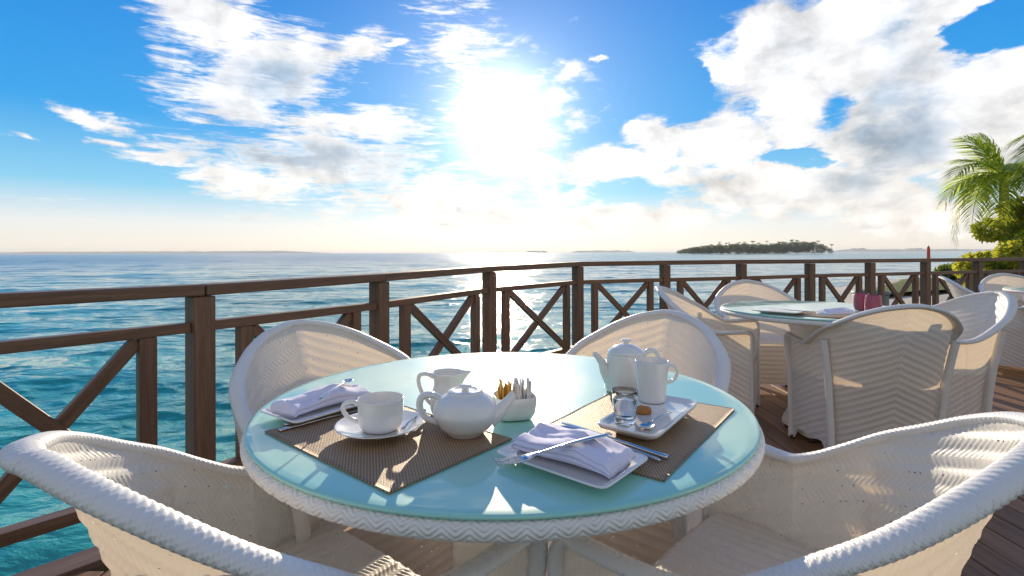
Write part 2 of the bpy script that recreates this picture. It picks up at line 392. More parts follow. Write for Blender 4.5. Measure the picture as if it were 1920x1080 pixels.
# sea water
m, t, b = mat('sea_water'); M_SEA = m
geo = t.node('ShaderNodeNewGeometry').outputs['Position']
s = t.node('ShaderNodeSeparateXYZ'); t.l.new(geo, s.inputs[0])
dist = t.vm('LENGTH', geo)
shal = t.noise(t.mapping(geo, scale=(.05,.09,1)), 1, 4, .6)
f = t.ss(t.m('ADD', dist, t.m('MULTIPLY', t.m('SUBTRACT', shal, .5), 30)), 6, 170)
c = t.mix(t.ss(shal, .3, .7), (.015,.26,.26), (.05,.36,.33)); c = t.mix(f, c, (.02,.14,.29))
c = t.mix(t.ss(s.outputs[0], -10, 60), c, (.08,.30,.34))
t.l.new(c, b.inputs['Base Color']); t.l.new(t.m('ADD', .05, t.m('MULTIPLY', t.ss(dist, 8, 250), .15)), b.inputs['Roughness']); b.inputs['IOR'].default_value = 1.333
b.inputs['Specular IOR Level'].default_value = .5
h1 = t.noise(t.mapping(geo, rot=(0,0,.25), scale=(.9,1.6,1)), 1.5, 5, .55, .4)
h2 = t.noise(t.mapping(geo, rot=(0,0,-.3), scale=(.16,.42,1)), 1.0, 5, .6, .3)
h3 = t.noise(t.mapping(geo, scale=(.02,.06,1)), 1.0, 4, .6)
n1 = t.node('ShaderNodeBump'); n1.inputs['Strength'].default_value = 1; n1.inputs['Distance'].default_value = .085; t.l.new(h1, n1.inputs['Height'])
n2 = t.node('ShaderNodeBump'); n2.inputs['Strength'].default_value = 1; n2.inputs['Distance'].default_value = .08; t.l.new(h2, n2.inputs['Height']); t.l.new(n1.outputs[0], n2.inputs['Normal'])
n3 = t.node('ShaderNodeBump'); n3.inputs['Strength'].default_value = 1; n3.inputs['Distance'].default_value = 1.9; t.l.new(h3, n3.inputs['Height']); t.l.new(n2.outputs[0], n3.inputs['Normal'])
t.l.new(n3.outputs[0], b.inputs['Normal'])
# sand and lawn
m, t, b = mat('beach_sand'); M_SAND = m
geo = t.node('ShaderNodeNewGeometry').outputs['Position']
c = t.mix(t.noise(geo, 1.3, 6, .65), (.52,.45,.36), (.70,.64,.55)); t.l.new(c, b.inputs['Base Color']); b.inputs['Roughness'].default_value = .9
bump(t, b, t.noise(geo, 3.5, 6, .7), 1, .12)
m, t, b = mat('lawn_grass'); M_LAWN = m
geo = t.node('ShaderNodeNewGeometry').outputs['Position']
c = t.mix(t.noise(geo, .9, 6, .7), (.07,.11,.015), (.17,.19,.03)); t.l.new(c, b.inputs['Base Color']); b.inputs['Roughness'].default_value = .9
bump(t, b, t.noise(geo, 8, 4, .7), 1, .1)
def leafmat(name, c1, c2, tr=(.35,.45,.03), f=.4, scale=3):
    m, t, b = mat(name); ob = t.node('ShaderNodeTexCoord').outputs['Object']
    c = t.mix(t.noise(ob, scale, 4, .7), c1, c2); t.l.new(c, b.inputs['Base Color']); b.inputs['Roughness'].default_value = .42
    x = t.node('ShaderNodeBsdfTranslucent'); x.inputs[0].default_value = (*tr, 1)
    mx = t.node('ShaderNodeMixShader'); mx.inputs[0].default_value = f
    t.l.new(b.outputs[0], mx.inputs[1]); t.l.new(x.outputs[0], mx.inputs[2]); t.l.new(mx.outputs[0], t.n['Material Output'].inputs[0]); return m
M_PALM = leafmat('palm_leaf', (.07,.13,.02), (.17,.21,.035), (.68,.80,.08), .6)
M_BUSH = leafmat('bush_leaf', (.13,.16,.025), (.25,.27,.04), (.75,.74,.07), .5)
M_HEDGE = leafmat('hedge_leaf', (.03,.07,.012), (.09,.13,.02), (.30,.42,.04), .35)
M_FAR = leafmat('far_wood_leaf', (.045,.08,.028), (.085,.125,.045), (.12,.20,.04), .2, .2)
M_TRUNK = simple('palm_bark', (.24,.19,.14), .9, var=.35, scale=12)

# ------------------------------------------------------------------ sea, far land, beach
def wave_h(X, Y):
    r = np.hypot(X, Y); h = np.zeros_like(X); rg = np.random.default_rng(3)
    for k in range(26):
        lam = .45*1.19**k; a = rg.normal(PI/2+.25, .55); ph = rg.uniform(0, 6.28)
        amp = .0078*lam**.45*np.clip(1.6-r/(lam*38), 0, 1)
        w = (X*math.cos(a)+Y*math.sin(a))*2*PI/lam+ph+.7*np.sin((X*math.sin(a)-Y*math.cos(a))*2*PI/(lam*2.7)+ph*2)
        h += amp*(1-np.abs(np.sin(w/2))*2+.27)
    return h
SEA = -1.55
rad = np.r_[np.linspace(.0, 3, 12), 3+np.cumsum(.045*1.0135**np.arange(0, 420))]
rad = rad[rad < 900]; rad = np.r_[rad, 1200, 2000, 4000, 9000]
nth = 760
th = np.linspace(-PI*.36, PI*.36, nth)
TH, RR = np.meshgrid(th, rad, indexing='ij')
X, Y = RR*np.sin(TH), RR*np.cos(TH)
Z = SEA+wave_h(X, Y)
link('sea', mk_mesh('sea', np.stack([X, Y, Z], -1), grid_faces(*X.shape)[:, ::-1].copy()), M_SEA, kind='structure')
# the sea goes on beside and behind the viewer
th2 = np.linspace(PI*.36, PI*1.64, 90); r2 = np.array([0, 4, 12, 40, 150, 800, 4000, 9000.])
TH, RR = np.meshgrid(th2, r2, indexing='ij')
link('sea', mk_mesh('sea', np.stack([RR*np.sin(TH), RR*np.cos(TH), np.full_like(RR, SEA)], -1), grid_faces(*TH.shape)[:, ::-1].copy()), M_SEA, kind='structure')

def at(x, y, D): return Vector(((x-960)/F*D, D, HC-(y-(476.4-.0031*x))/F*D))
def strip(name, x0, x1, hpx, D, seed, c=(.10,.13,.12)):
    """low far shore: a long ridge with real breadth"""
    rg = np.random.default_rng(seed); n = 90; m_ = 9
    us = np.linspace(0, 1, n); env = np.clip(np.minimum(us, 1-us)*9, 0, 1)**.6
    prof = np.convolve(rg.uniform(.25, 1, n+8), np.ones(9)/9, 'valid')*env*hpx/F*D*1.3
    a, bq = at(x0, 474, D), at(x1, 474, D)
    V = []
    for i in range(n):
        for j in range(m_):
            v = j/(m_-1); d = (v-.5)*D*.03
            p = a.lerp(bq, us[i]); V.append((p.x, p.y+d, SEA-.6+(prof[i]+.6)*math.sin(PI*v)**.6))
    return link(name, mk_mesh(name, V, grid_faces(n, m_)), simple(name, c, .9, var=.2, scale=.01), kind='structure')
strip('distant_island', -80, 620, 5.2, 7000, 1); strip('distant_island', 985, 1028, 4, 6000, 2); strip('distant_island', 1070, 1190, 4.2, 7500, 3)
strip('distant_island', 1555, 1900, 5, 7000, 4); strip('distant_island', 1597, 1622, 7, 6500, 5); strip('distant_island', 1698, 1728, 6.5, 6500, 6)

def leaf_cloud(centers, radii, n, size, seed=0, squash=.7, elong=2.2):
    """many small leaf faces through a crown's volume"""
    rg = np.random.default_rng(seed); centers = np.asarray(centers, float); radii = np.asarray(radii, float)
    w = radii**2; w /= w.sum(); idx = rg.choice(len(centers), n, p=w)
    d = rg.normal(size=(n, 3)); d /= np.linalg.norm(d, axis=1, keepdims=True)
    rr = radii[idx]*rg.uniform(.45, 1.08, n)**.6
    c = centers[idx]+d*rr[:, None]*np.array([1, 1, squash])
    ax = rg.normal(size=(n, 3))+d*.8; ax /= np.linalg.norm(ax, axis=1, keepdims=True)
    b_ = np.cross(ax, rg.normal(size=(n, 3))); b_ /= np.linalg.norm(b_, axis=1, keepdims=True)
    s = size*rg.uniform(.6, 1.3, n)[:, None]
    q = np.stack([c-ax*s*elong/2, c+b_*s/2, c+ax*s*elong/2, c-b_*s/2], 1)
    return q.reshape(-1, 3), np.arange(n*4).reshape(-1, 4)

# wooded island
ID = 620.0
def ix(px, D=ID): return (px-960)/F*D
n, m_ = 80, 14; V = []
for i in range(n):
    for j in range(m_):
        u, v = i/(n-1), j/(m_-1); e = math.sin(PI*u)**.35*math.sin(PI*v)**.5
        V.append((ix(1280)+u*(ix(1540)-ix(1280)), ID-34+68*v, SEA-1+1.5*e))
link('island_ground', mk_mesh('island_ground', V, grid_faces(n, m_)), M_SAND, kind='structure')
ctrs, rads = [], []
sil = [(1272,0.5),(1278,4),(1290,8),(1310,11),(1330,13),(1350,14.5),(1380,15.5),(1400,16),(1420,14),(1450,16),(1475,19),(1500,18),(1518,19),(1530,14),(1540,9),(1548,1)]
for k in range(1500):
    px = random.uniform(1284, 1532); hh = np.interp(px, [a for a, _ in sil], [b_ for _, b_ in sil])/F*ID*1.18
    r = random.uniform(1.6, 3.2)*min(1, hh/5+.3); v = random.uniform(-1, 1)
    ctrs.append((ix(px), ID+v*34, SEA+1+max(r*.6, (hh-r*.6)*(1-abs(v)**3)*random.uniform(.45, 1)))); rads.append(r)
V, Fc = leaf_cloud(ctrs, rads, 90000, .62, 5, .8, 1.4)
link('island_wood', mk_mesh('island_wood', V, Fc, smooth=False), M_FAR, kind='stuff', label='dense dark green wood covering the small island on the horizon', cat='wood')
def frond_geo(L, nleaf, leaf, droop, rg, width=.045, curl=.5):
    """one pinnate palm frond growing along +Y from the origin"""
    V, Fc = [], []
    ts = np.linspace(0, 1, 14)
    def P_(t): return np.array([0, L*t*(1-.28*droop*t*t), L*(.42*t*(1-droop*.2)-droop*.95*t*t)])
    for t in ts:
        p = P_(t); w = .018*(1-t*.85)*L/2.2+.003
        V += [p+[w, 0, 0], p+[0, 0, w], p+[-w, 0, 0], p+[0, 0, -w]]
    for i in range(13):
        for k in range(4): Fc.append((i*4+k, i*4+(k+1) % 4, i*4+4+(k+1) % 4, i*4+4+k))
    for i in range(nleaf):
        t = .14+.86*i/(nleaf-1); p = P_(t); tg = P_(min(1, t+.02))-P_(t-.02); tg /= np.linalg.norm(tg)
        ll = leaf*math.sin(PI*min(1, .22+t*.74))**.7*rg.uniform(.85, 1.1)
        for s_ in (-1, 1):
            d = np.array([s_*.9, 0, 0])+tg*(.55+.5*t)+np.array([0, 0, .22]); d /= np.linalg.norm(d)
            d += rg.normal(0, .06, 3)
            nn = np.cross(d, tg); nn /= np.linalg.norm(nn); wv = np.cross(nn, d); wv = wv/np.linalg.norm(wv)*width*ll*.5
            k0 = len(V); sag = np.array([0, 0, -ll*curl])
            V += [p-wv*.4, p+wv*.4, p+d*ll*.5+sag*.18+wv, p+d*ll*.5+sag*.18-wv, p+d*ll+sag*.85]
            Fc += [(k0, k0+1, k0+2, k0+3), (k0+3, k0+2, k0+4)]
    return np.array(V), Fc
# small palms standing above the island wood
rgp = np.random.default_rng(11); bmV, bmF = [], []
V, Fc, _ = tube(catmull([(0,0,-5),(.2,0,-2),(.1,0,1)], 6), .16, 6); bmV += list(V); bmF += list(Fc)
for k in range(11):
    V, Fc = frond_geo(2.6, 9, .9, rgp.uniform(.4, .9), rgp, .35)
    a = k*2.4; ca, sa = math.cos(a), math.sin(a); Rm = np.array([[ca,-sa,0],[sa,ca,0],[0,0,1]]); o_ = len(bmV)
    bmV += list(V@Rm.T+[.1, 0, 1]); bmF += [tuple(i+o_ for i in f) for f in Fc]
isl_palm = mk_mesh('island_palm', bmV, bmF)
for k, (px, hp) in enumerate([(1292,11),(1299,12),(1307,14),(1318,15),(1326,16.5),(1333,18),(1340,21),(1350,19),(1357,20),(1368,19),(1376,20),(1386,21),(1395,22),(1401,22),(1413,19),(1422,22),(1443,21),(1449,20),(1466,24),(1473,23),(1478,23),(1493,20),(1503,20),(1518,22),(1542,16)]):
    o = link('palm_tree', isl_palm, M_FAR, None, (ix(px), ID-18+random.uniform(-6, 6), SEA+hp/F*ID*1.08-1.2), (0,0,random.uniform(0, 6)), label='small far palm rising above the canopy of the wooded island', cat='palm tree', group='palms on the far island')
    o.scale = (random.uniform(.8, 1.15),)*3

# beach on the right beyond the railing
n, m_ = 120, 70
V = np.zeros((n, m_, 3)); 
for i in range(n):
    y = 9+29*(i/(n-1))**1.3
    sh = .645*y+.25*math.sin(y*.7)+.6*math.sin(y*.21+1) if y < 40 else .645*40+(y-40)*1.1
    for j in range(m_):
        w = 45*(j/(m_-1))**1.7; x = sh-2+w
        zz = SEA-.35+.9*(1-math.exp(-w*.28))+.5*(1-math.exp(-w*.06))
        zz += .10*mnoise.noise(Vector((x*.5, y*.5, 0)))+.05*mnoise.noise(Vector((x*1.7, y*1.7, 3)))
        V[i, j] = (x, y, zz)
link('beach', mk_mesh('beach', V, grid_faces(n, m_)[:, ::-1].copy()), M_SAND, kind='structure')
n, m_ = 40, 40; V = np.zeros((n, m_, 3))
for i in range(n):
    for j in range(m_):
        y = 24+12*i/(n-1); x = .735*y+.8*math.sin(y*.4)+34*(j/(m_-1))**1.3
        V[i, j] = (x, y, SEA+.35+.75*(j/(m_-1))**.25+.05*mnoise.noise(Vector((x, y, 9))))
link('lawn', mk_mesh('lawn', V, grid_faces(n, m_)[:, ::-1].copy()), M_LAWN, kind='structure')

# ------------------------------------------------------------------ deck and railing
RP = [(-3.32,-.35),(-2.59,.55),(-1.869,1.411),(-1.29,2.10),(-.78,2.98),(-.18,4.02),(.64,4.95)]+[(1.61+.948*s,5.35+.317*s) for s in [0,1.0,2.005,2.985,3.98,5.02,6.05,7.1,8.15]]
def lerp_tab(xs, ys, x): return float(np.interp(x, xs, ys))
idx_ = list(range(len(RP)))
dh = [.126,.126,.126,.126,.119,.104,.090,.088,.087,.091,.092,.092,.092,.092,.092,.092]
dm = [.290,.290,.285,.280,.286,.274,.270,.272,.272,.266,.265,.264,.264,.264,.264,.264]
base = (-1.29, 2.10, 0)
rail = thing('railing', 'dark brown wooden railing with crossed braces around the deck edge', 'railing', base)
def rp(i, z): return Vector((RP[i][0], RP[i][1], z))
for i in range(len(RP)):
    top = HC-dh[i]
    me = box_mesh('post', .084, .084, top-.05+.25, .004, off=(0, 0, (top-.05-.25)/2))
    a = math.atan2(RP[min(i+1, len(RP)-1)][1]-RP[max(i-1, 0)][1], RP[min(i+1, len(RP)-1)][0]-RP[max(i-1, 0)][0])
    link('post', me, M_RAILV, rail, rp(i, 0)-Vector(base), (0, 0, a))
for i in range(len(RP)-1):
    a, b_ = Vector((*RP[i], 0)), Vector((*RP[i+1], 0)); d = (b_-a).normalized(); L = (b_-a).length
    za, zb = HC-dh[i], HC-dh[i+1]; ma, mb = HC-dm[i], HC-dm[i+1]
    up = Vector((0, 0, 1))
    bar('top_rail', a+up*(za-.024), b_+up*(zb-.024), .105, .046, M_RAIL, rail, base, .006, ext=.001)
    bar('mid_rail', a+d*.042+up*(ma-.021), b_-d*.042+up*(mb-.021), .052, .040, M_RAIL, rail, base, .003)
    bar('bottom_rail', a+d*.042+up*.172, b_-d*.042+up*.172, .06, .044, M_RAIL, rail, base, .003)
    g = .19 if i > 2 else .186
    fa = fb_ = g
    if i == 4: fa, fb_ = .22, .20
    q0, q1 = a+d*fa, b_-d*fb_
    for q, tt in ((q0, fa/L), (q1, 1-fb_/L)):
        zt = ma+(mb-ma)*tt-.042
        me = box_mesh('baluster', .058, .05, zt-.195, .003, off=(0, 0, (zt+.195)/2))
        link('baluster', me, M_RAILV, rail, q-Vector(base), (0, 0, math.atan2(d.y, d.x)))
    e0, e1 = q0+d*.03, q1-d*.03; zt = (ma+mb)/2-.05
    n_ = Vector((-d.y, d.x, 0))*.006
    bar('brace', e0+up*.205+n_, e1+up*zt+n_, .034, .048, M_RAIL, rail, base, .002)
    bar('brace', e0+up*zt-n_, e1+up*.205-n_, .034, .048, M_RAIL, rail, base, .002)
# kerb beam at the deck edge
for i in range(len(RP)-1):
    a, b_ = Vector((*RP[i], -.055)), Vector((*RP[i+1], -.055))
    bar('edge_beam', a, b_, .13, .13, M_RAIL, rail, base, .006, ext=.0)
# planks
PW = .122
pm = box_mesh('plank', PW-.007, 1, .028, .003, 1); pm.materials.append(M_PLANK)
deck = link('deck', box_mesh('deck', .2, .2, .05, .0, off=(0,0,-.2)), M_PLANK, kind='structure'); deck.location = (0, 1, 0)
rx_ = [p[0] for p in RP]; ry_ = [p[1] for p in RP]
x = -3.3; k = 0
while x < 9.0:
    yend = min(np.interp(x-PW/2, rx_, ry_), np.interp(x+PW/2, rx_, ry_))-.055
    y0 = -1.3
    if x < -1.9: yend = np.interp(x-PW/2, rx_, ry_)-.075
    if yend > y0+.2:
        cut = y0+random.uniform(.6, 2.8); cuts = [y0]+([cut] if cut < yend-.3 else [])+[yend]
        cut2 = cut+2.4
        if cut2 < yend-.3: cuts.insert(-1, cut2)
        for a, b_ in zip(cuts[:-1], cuts[1:]):
            if x/max(b_, .05) > 1.35 and b_ > 0: continue
            o = link('plank', pm, None, deck, (x, (a+b_)/2-1, -.016+random.uniform(-.0012, .0012))); o.scale = (1, b_-a-.005, 1)
    x += PW; k += 1
jm = box_mesh('joist', 12.4, .06, .12, 0)
jm.materials.append(M_RAIL)
for y in np.arange(-1.1, 7.4, .55):
    x0 = np.interp(y, [-.55,.37,1.257,2.1,2.98,4.02,4.95,5.35,7.9], [-3.2,-2.55,-1.85,-1.18,-.68,-.08,.8,1.8,9.4])
    o = link('joist', jm, None, deck, ((x0+9.4)/2, y-1, -.095)); o.scale = ((9.4-x0)/12.4, 1, 1)

# ------------------------------------------------------------------ wicker armchair
ROW = .034; STR = .010
half = catmull([(0,-.172),(.08,-.166),(.150,-.146),(.208,-.112),(.248,-.062),(.276,.0),(.295,.080),(.309,.165),(.313,.247)], 400)
plan_pts = np.vstack([half[::-1]*[-1, 1], half[1:]])
dd = np.r_[0, np.cumsum(np.linalg.norm(np.diff(plan_pts, axis=0), axis=1))]; TOT = dd[-1]; HALF = TOT/2
def plan(a):                                       # a in -1..1, 0 = middle of the back
    s = (np.asarray(a)+1)/2*TOT
    p = np.stack([np.interp(s, dd, plan_pts[:, 0]), np.interp(s, dd, plan_pts[:, 1])], -1)
    e = .004; q1 = np.stack([np.interp(s+e, dd, plan_pts[:, 0]), np.interp(s+e, dd, plan_pts[:, 1])], -1); q0 = np.stack([np.interp(s-e, dd, plan_pts[:, 0]), np.interp(s-e, dd, plan_pts[:, 1])], -1)
    t_ = q1-q0; t_ /= np.linalg.norm(t_, axis=-1, keepdims=True)
    return p, np.stack([t_[..., 1], -t_[..., 0]], -1)
def sst(x, a, b_): t_ = np.clip((x-a)/(b_-a), 0, 1); return t_*t_*(3-2*t_)
def rim_z(a):
    offs = np.linspace(-.07, .07, 9); wts = 1-np.abs(offs)/.085
    return sum(w_*rim_raw(np.abs(a)-0*a+o_) for w_, o_ in zip(wts, offs))/wts.sum()
def rim_raw(a):
    a = np.abs(a); bell = ((1+np.cos(PI*np.clip(a/.65, 0, 1)))/2)**.70
    return .600+.247*bell+.018*sst(a, .65, 1.0)
def foot_z(a):
    a = np.abs(a); z = np.full_like(a, .085)
    for c_, w_ in ((1.0, .10), (.43, .07)): z = np.minimum(z, .012+.075*sst(np.abs(a-c_), w_*.5, w_*1.5))
    return z
def shell(a, z):
    p, n_ = plan(a); k = np.clip(z/.86, 0, 1.1)
    back = np.clip(1-np.abs(a)/.64, 0, 1)
    out = .026*k**2.2+.17*back**.6*k**1.9
    q = p+n_*out[..., None]
    return np.stack([q[..., 0], q[..., 1], z], -1)
def weave(s, r, amp=.0021):
    row = r/ROW; k = np.floor(row); fr = row-k
    sl_ = np.where(k % 2 == 0, 1, -1)*fr*ROW*.55
    st = np.abs(np.sin(PI*(s+sl_)/STR))**.45
    ridge = np.exp(-((fr-.5)/.20)**2)
    return amp*(st*(.35+.65*np.sin(PI*fr)**.6)*1.1+.9*ridge-.8)
def make_chair(name, label, group, lod=1.0):
    t_ = thing(name, label, 'chair', (0,0,0), 0, group)
    na, nz = int(860*lod), int(230*lod)
    A, Vv = np.meshgrid(np.linspace(-1, 1, na), np.linspace(0, 1, nz), indexing='ij')
    Zt, Zb = rim_z(A)-.007, foot_z(A); Z = Zb+(Zt-Zb)*Vv
    Pg = shell(A, Z); N = normals(Pg); s = A*HALF; r = Z+.50*np.abs(s)+.5
    Pg = Pg+N*weave(s, r)[..., None]
    link('shell', mk_mesh('chair_shell', Pg, grid_faces(na, nz), np.stack([s+STR*.5, r], -1)), M_WICK, t_)
    # rolled braided rim running down into the front legs
    a = np.linspace(-1, 1, 240); top = shell(a, rim_z(a)); 
    zz = np.linspace(.012, .60, 26)
    lf = shell(np.full(26, -1.0), zz); rt = shell(np.full(26, 1.0), zz[::-1])
    path = np.vstack([lf, top[3:-3], rt]); nn_ = np.vstack([np.tile(plan(np.array([-1.0]))[1], (26, 1)), plan(a)[1][3:-3], np.tile(plan(np.array([1.0]))[1], (26, 1))])
    pr = catmull(np.hstack([path, nn_, np.zeros((len(path), 1))])[::4], int(1750*lod)); path = pr[:, :3]; ref_ = pr[:, 3:6]
    lift = sst(path[:, 2], .35, .58)[:, None]; path = path+ref_*(.004+.011*lift)-np.array([0, 0, .004])*lift
    h = path[:, 2]; rr = .0175+.003*sst(h, .45, .60)+.0012*sst(h, .6, .82)
    link('rim', tube_mesh('chair_rim', path, rr, 26, (.0118, .0044, 2.2), squash=(1, .56), ref=ref_), M_BRAID, t_)
    # ribs down the outside of the back corners
    for sg in (-1, 1):
        z = np.linspace(.012, float(rim_z(np.array([.41])))-.01, 30); q = shell(np.full(30, .41*sg), z)
        _, n2_ = plan(np.full(30, .41*sg)); q[:, :2] += n2_*.024
        link('rib', tube_mesh('chair_rib', catmull(q[::3], int(240*lod)), .017, 14, (.011, .0018, 1.0)), M_BRAID, t_)
    # seat
    nu, nv = int(220*lod), int(200*lod)
    yv = np.linspace(-.205, .240, nv); uu = np.linspace(-1, 1, nu)
    ps = shell(np.linspace(0, 1, 200), np.full(200, .41)); xw = np.interp(yv, ps[:, 1][np.argsort(ps[:, 1])], ps[:, 0][np.argsort(ps[:, 1])])-.004
    back_y = ps[0, 1]
    xw = np.where(yv < -.1, np.maximum(.02, np.interp(yv, ps[:60:1, 1], ps[:60:1, 0]) if False else xw), xw)
    Ug, Yg = np.meshgrid(uu, yv, indexing='ij'); Xg = Ug*xw[None, :]
    Zg = .415+.014*(1-Ug**2)-.03*sst(Yg, .195, .24)**2
    Pg = np.stack([Xg, Yg, Zg], -1); Pg[..., 2] += weave(Yg, Xg+2+.5*0, .0026)
    link('seat', mk_mesh('chair_seat', Pg, grid_faces(nu, nv), np.stack([Yg+STR*.5, Xg+2], -1)), M_WICK, t_)
    # front apron below the seat
    nu, nv = int(200*lod), int(110*lod)
    Ug, Vg = np.meshgrid(np.linspace(-1, 1, nu), np.linspace(0, 1, nv), indexing='ij')
    zb = .05+.05*(1-np.abs(Ug)**6); Zg = zb+(.390-zb)*Vg; Xg = Ug*.305
    Pg = np.stack([Xg, .238+.012*(1-Ug**2)+weave(Xg, Zg, .0016), Zg], -1)
    link('front_panel', mk_mesh('chair_front', Pg, grid_faces(nu, nv), np.stack([Xg+STR*.5, Zg], -1)), M_WICK, t_)
    for (fx, fy) in [(shell(np.array([sg*c_]), np.array([.0]))[0][:2]) for sg in (-1, 1) for c_ in (.985, .41)]:
        link('foot', lathe('chair_foot', [(0,0),(.014,0),(.016,.004),(.015,.02),(0,.02)], 14), M_DARK, t_, (fx, fy, 0))
    return t_
G1 = 'white wicker armchairs around the front table'; G2 = 'white wicker armchairs around the second table'; G3 = 'white wicker armchairs around the far right table'
proto = make_chair('wicker_armchair', 'white wicker armchair in the lower left foreground with its back to the railing', G1)
def rz(fx, fy): return math.atan2(-fx, fy)
CH = [((-.375,.925), (.644,.765), None, None),
      ((.485,.961), (-.738,.675), 'white wicker armchair in the lower right foreground with sunlight across its inner back', G1),
      ((-.487,1.604), (.788,-.616), 'white wicker armchair behind the front table beside the napkin plate at left', G1),
      ((.407,1.843), (-.671,-.742), 'white wicker armchair behind the front table, its round back behind the tall white mug', G1),
      ((1.914,2.696), (.174,.985), 'white wicker armchair seen squarely from behind at the second table', G2),
      ((1.37,3.43), (.88,-.48), 'white wicker armchair seen edge on at the left side of the second table', G2),
      ((1.99,4.05), (-.12,-.99), 'white wicker armchair on the railing side of the second table', G2),
      ((2.55,3.08), (-1.0,.10), 'white wicker armchair at the right of the second table with a sunlit chevron back', G2),
      ((4.48,4.72), (.80,-.60), 'white wicker armchair turned side on, its narrow back lit, between the second and far tables', G3),
      ((5.28,5.22), (-.30,-.95), 'white wicker armchair farthest back at right, its shaded round top before the railing', G3),
      ((4.62,4.02), (.45,.89), 'white wicker armchair cut by the right edge, seen from behind at the far table', G3)]
for i, (p, d, lab, g) in enumerate(CH):
    o = proto if i == 0 else copy_tree(proto)
    o.location = (p[0], p[1], 0.0); o.rotation_euler = (0, 0, rz(*d))
    if i: o['label'] = lab; o['group'] = g

# ------------------------------------------------------------------ tables
TR = .55; TH_ = .75
def make_table(label):
    t_ = thing('round_table', label, 'table', (0,0,0), 0, 'round wicker tables with aqua glass tops')
    prof = [(0,.742),(TR-.010,.742),(TR-.003,.743),(TR,.7445),(TR,.7475),(TR-.002,.749),(TR-.006,.750),(TR-.02,.750),(TR-.1,.750),(.2,.750),(0,.750)]
    me = lathe('table_glass', prof, 160); me.materials.append(M_GLASS); link('glass_top', me, None, t_)
    n = 1560; a = np.linspace(0, 2*PI, n, endpoint=False)
    L = 2*PI*.54; th = np.linspace(0, 2*PI, 84, endpoint=False)
    A, T_ = np.meshgrid(a, th, indexing='ij')
    s = A/(2*PI)*L; nst = round(L/.0115); v = np.sin(T_)*.013
    zig = np.abs(((T_-PI/2)/(PI/2) + 0.0) % 2-1)*1.0
    zig = np.abs(((v/.044+.5)*2.0) % 2-1)                     # zigzag over the height of the band
    arc = (T_/(2*PI))*.098; f_ = (s/L*round(L/.036)) % 1.0; tri_ = np.abs(2*f_-1)
    ph = arc/.0089 + 1.7*tri_
    rr = .0048*(np.abs(np.sin(PI*ph))**.38-.8)
    cx = .536+(.021+rr)*np.cos(T_)*np.abs(np.cos(T_))**-.25; zz = .7275+(.0145+rr*.5)*np.sin(T_)
    Pg = np.stack([cx*np.cos(A), cx*np.sin(A), zz], -1)
    link('woven_rim', mk_mesh('table_rim', Pg, grid_faces(n, 84, True, True)[:, ::-1].copy()), M_TBRAID, t_)
    link('underside', lathe('table_underside', [(0,.716),(.52,.716),(.52,.7375),(0,.7375)], 64), M_BRAID, t_)
    # square woven pedestal, flared at the foot
    nz, ns = 150, 240; zz = np.linspace(.03, .70, nz); aa = np.linspace(0, 2*PI, ns, endpoint=False)
    Z, A = np.meshgrid(zz, aa, indexing='ij'); w = .115+.05*sst(-Z, -.25, -.03)**1.5+.03*sst(Z, .55, .70)
    sq = 1/np.maximum((np.abs(np.cos(A))**8+np.abs(np.sin(A))**8)**(1/8), 1e-6)
    rr = w*sq*1.0+weave(A/(2*PI)*.8, Z, .0015)
    link('pedestal', mk_mesh('table_pedestal', np.stack([rr*np.cos(A), rr*np.sin(A), Z], -1), grid_faces(nz, ns, False, True)), M_BRAID, t_)
    for sx in (-1, 1):
        for sy in (-1, 1): link('foot', lathe('table_foot', [(0,0),(.020,0),(.022,.006),(.021,.032),(0,.032)], 16), M_DARK, t_, (sx*.125, sy*.125, 0))
    return t_
tb = make_table('round white wicker table with aqua glass top and tea service in the foreground'); tb.location = (-.019, 1.214, 0)
t2 = copy_tree(tb); t2.location = (1.85, 3.05, 0); t2['label'] = 'round white wicker table with aqua glass top holding two pink tumblers'
t3 = copy_tree(tb); t3.location = (5.12, 4.50, 0); t3['label'] = 'bare round aqua glass table at the far right edge of the photo'

# ------------------------------------------------------------------ table ware
def tp(x, y, z=TH_):                       # where a foot seen at that spot stands, on the level z
    D = F*(HC-z)/(y-(476.4-.0031*x)); return Vector(((x-960)/F*D, D, z))
def mat_obj(c, ux, L, Wd, rz_, label, z=TH_+.0012):
    nu, nv = 50, 34; U, Vv = np.meshgrid(np.linspace(-L/2, L/2, nu), np.linspace(-Wd/2, Wd/2, nv), indexing='ij')
    Z = .0004*np.sin(U*40)+.0002*np.cos(Vv*50)
    top = np.stack([U, Vv, Z+.0022], -1).reshape(-1, 3); bot = np.stack([U, Vv, Z*0], -1).reshape(-1, 3)
    f1 = grid_faces(nu, nv); f2 = f1[:, ::-1]+nu*nv
    ring = [i*nv for i in range(nu)]+[(nu-1)*nv+j for j in range(1, nv)]+[i*nv+nv-1 for i in range(nu-2, -1, -1)]+[j for j in range(nv-2, 0, -1)]
    ring = np.array(ring); f3 = np.stack([ring, ring+nu*nv, np.roll(ring, -1)+nu*nv, np.roll(ring, -1)], -1)[:, ::-1]
    uv = np.stack([U+5, Vv+5], -1).reshape(-1, 2)
    return link('placemat', mk_mesh('placemat', np.vstack([top, bot]), np.vstack([f1, f2, f3]), np.vstack([uv, uv])), M_MAT, None, (c[0], c[1], z), (0,0,rz_), label=label, cat='placemat', group='brown woven placemats')
# left: corners L(-.473,.972) B(-.172,.72) R(-.005,.936)
mat_obj(((-.473-.005)/2, (.972+.936)/2), None, .392, .272, math.atan2(-.252, .301), 'brown woven placemat under the cup and saucer on the left of the front table')
mat_obj(((.245+.246)/2, (.795+1.235)/2), None, .430, .274, math.atan2(.345, .258), 'brown woven placemat under the mug tray on the right of the front table')

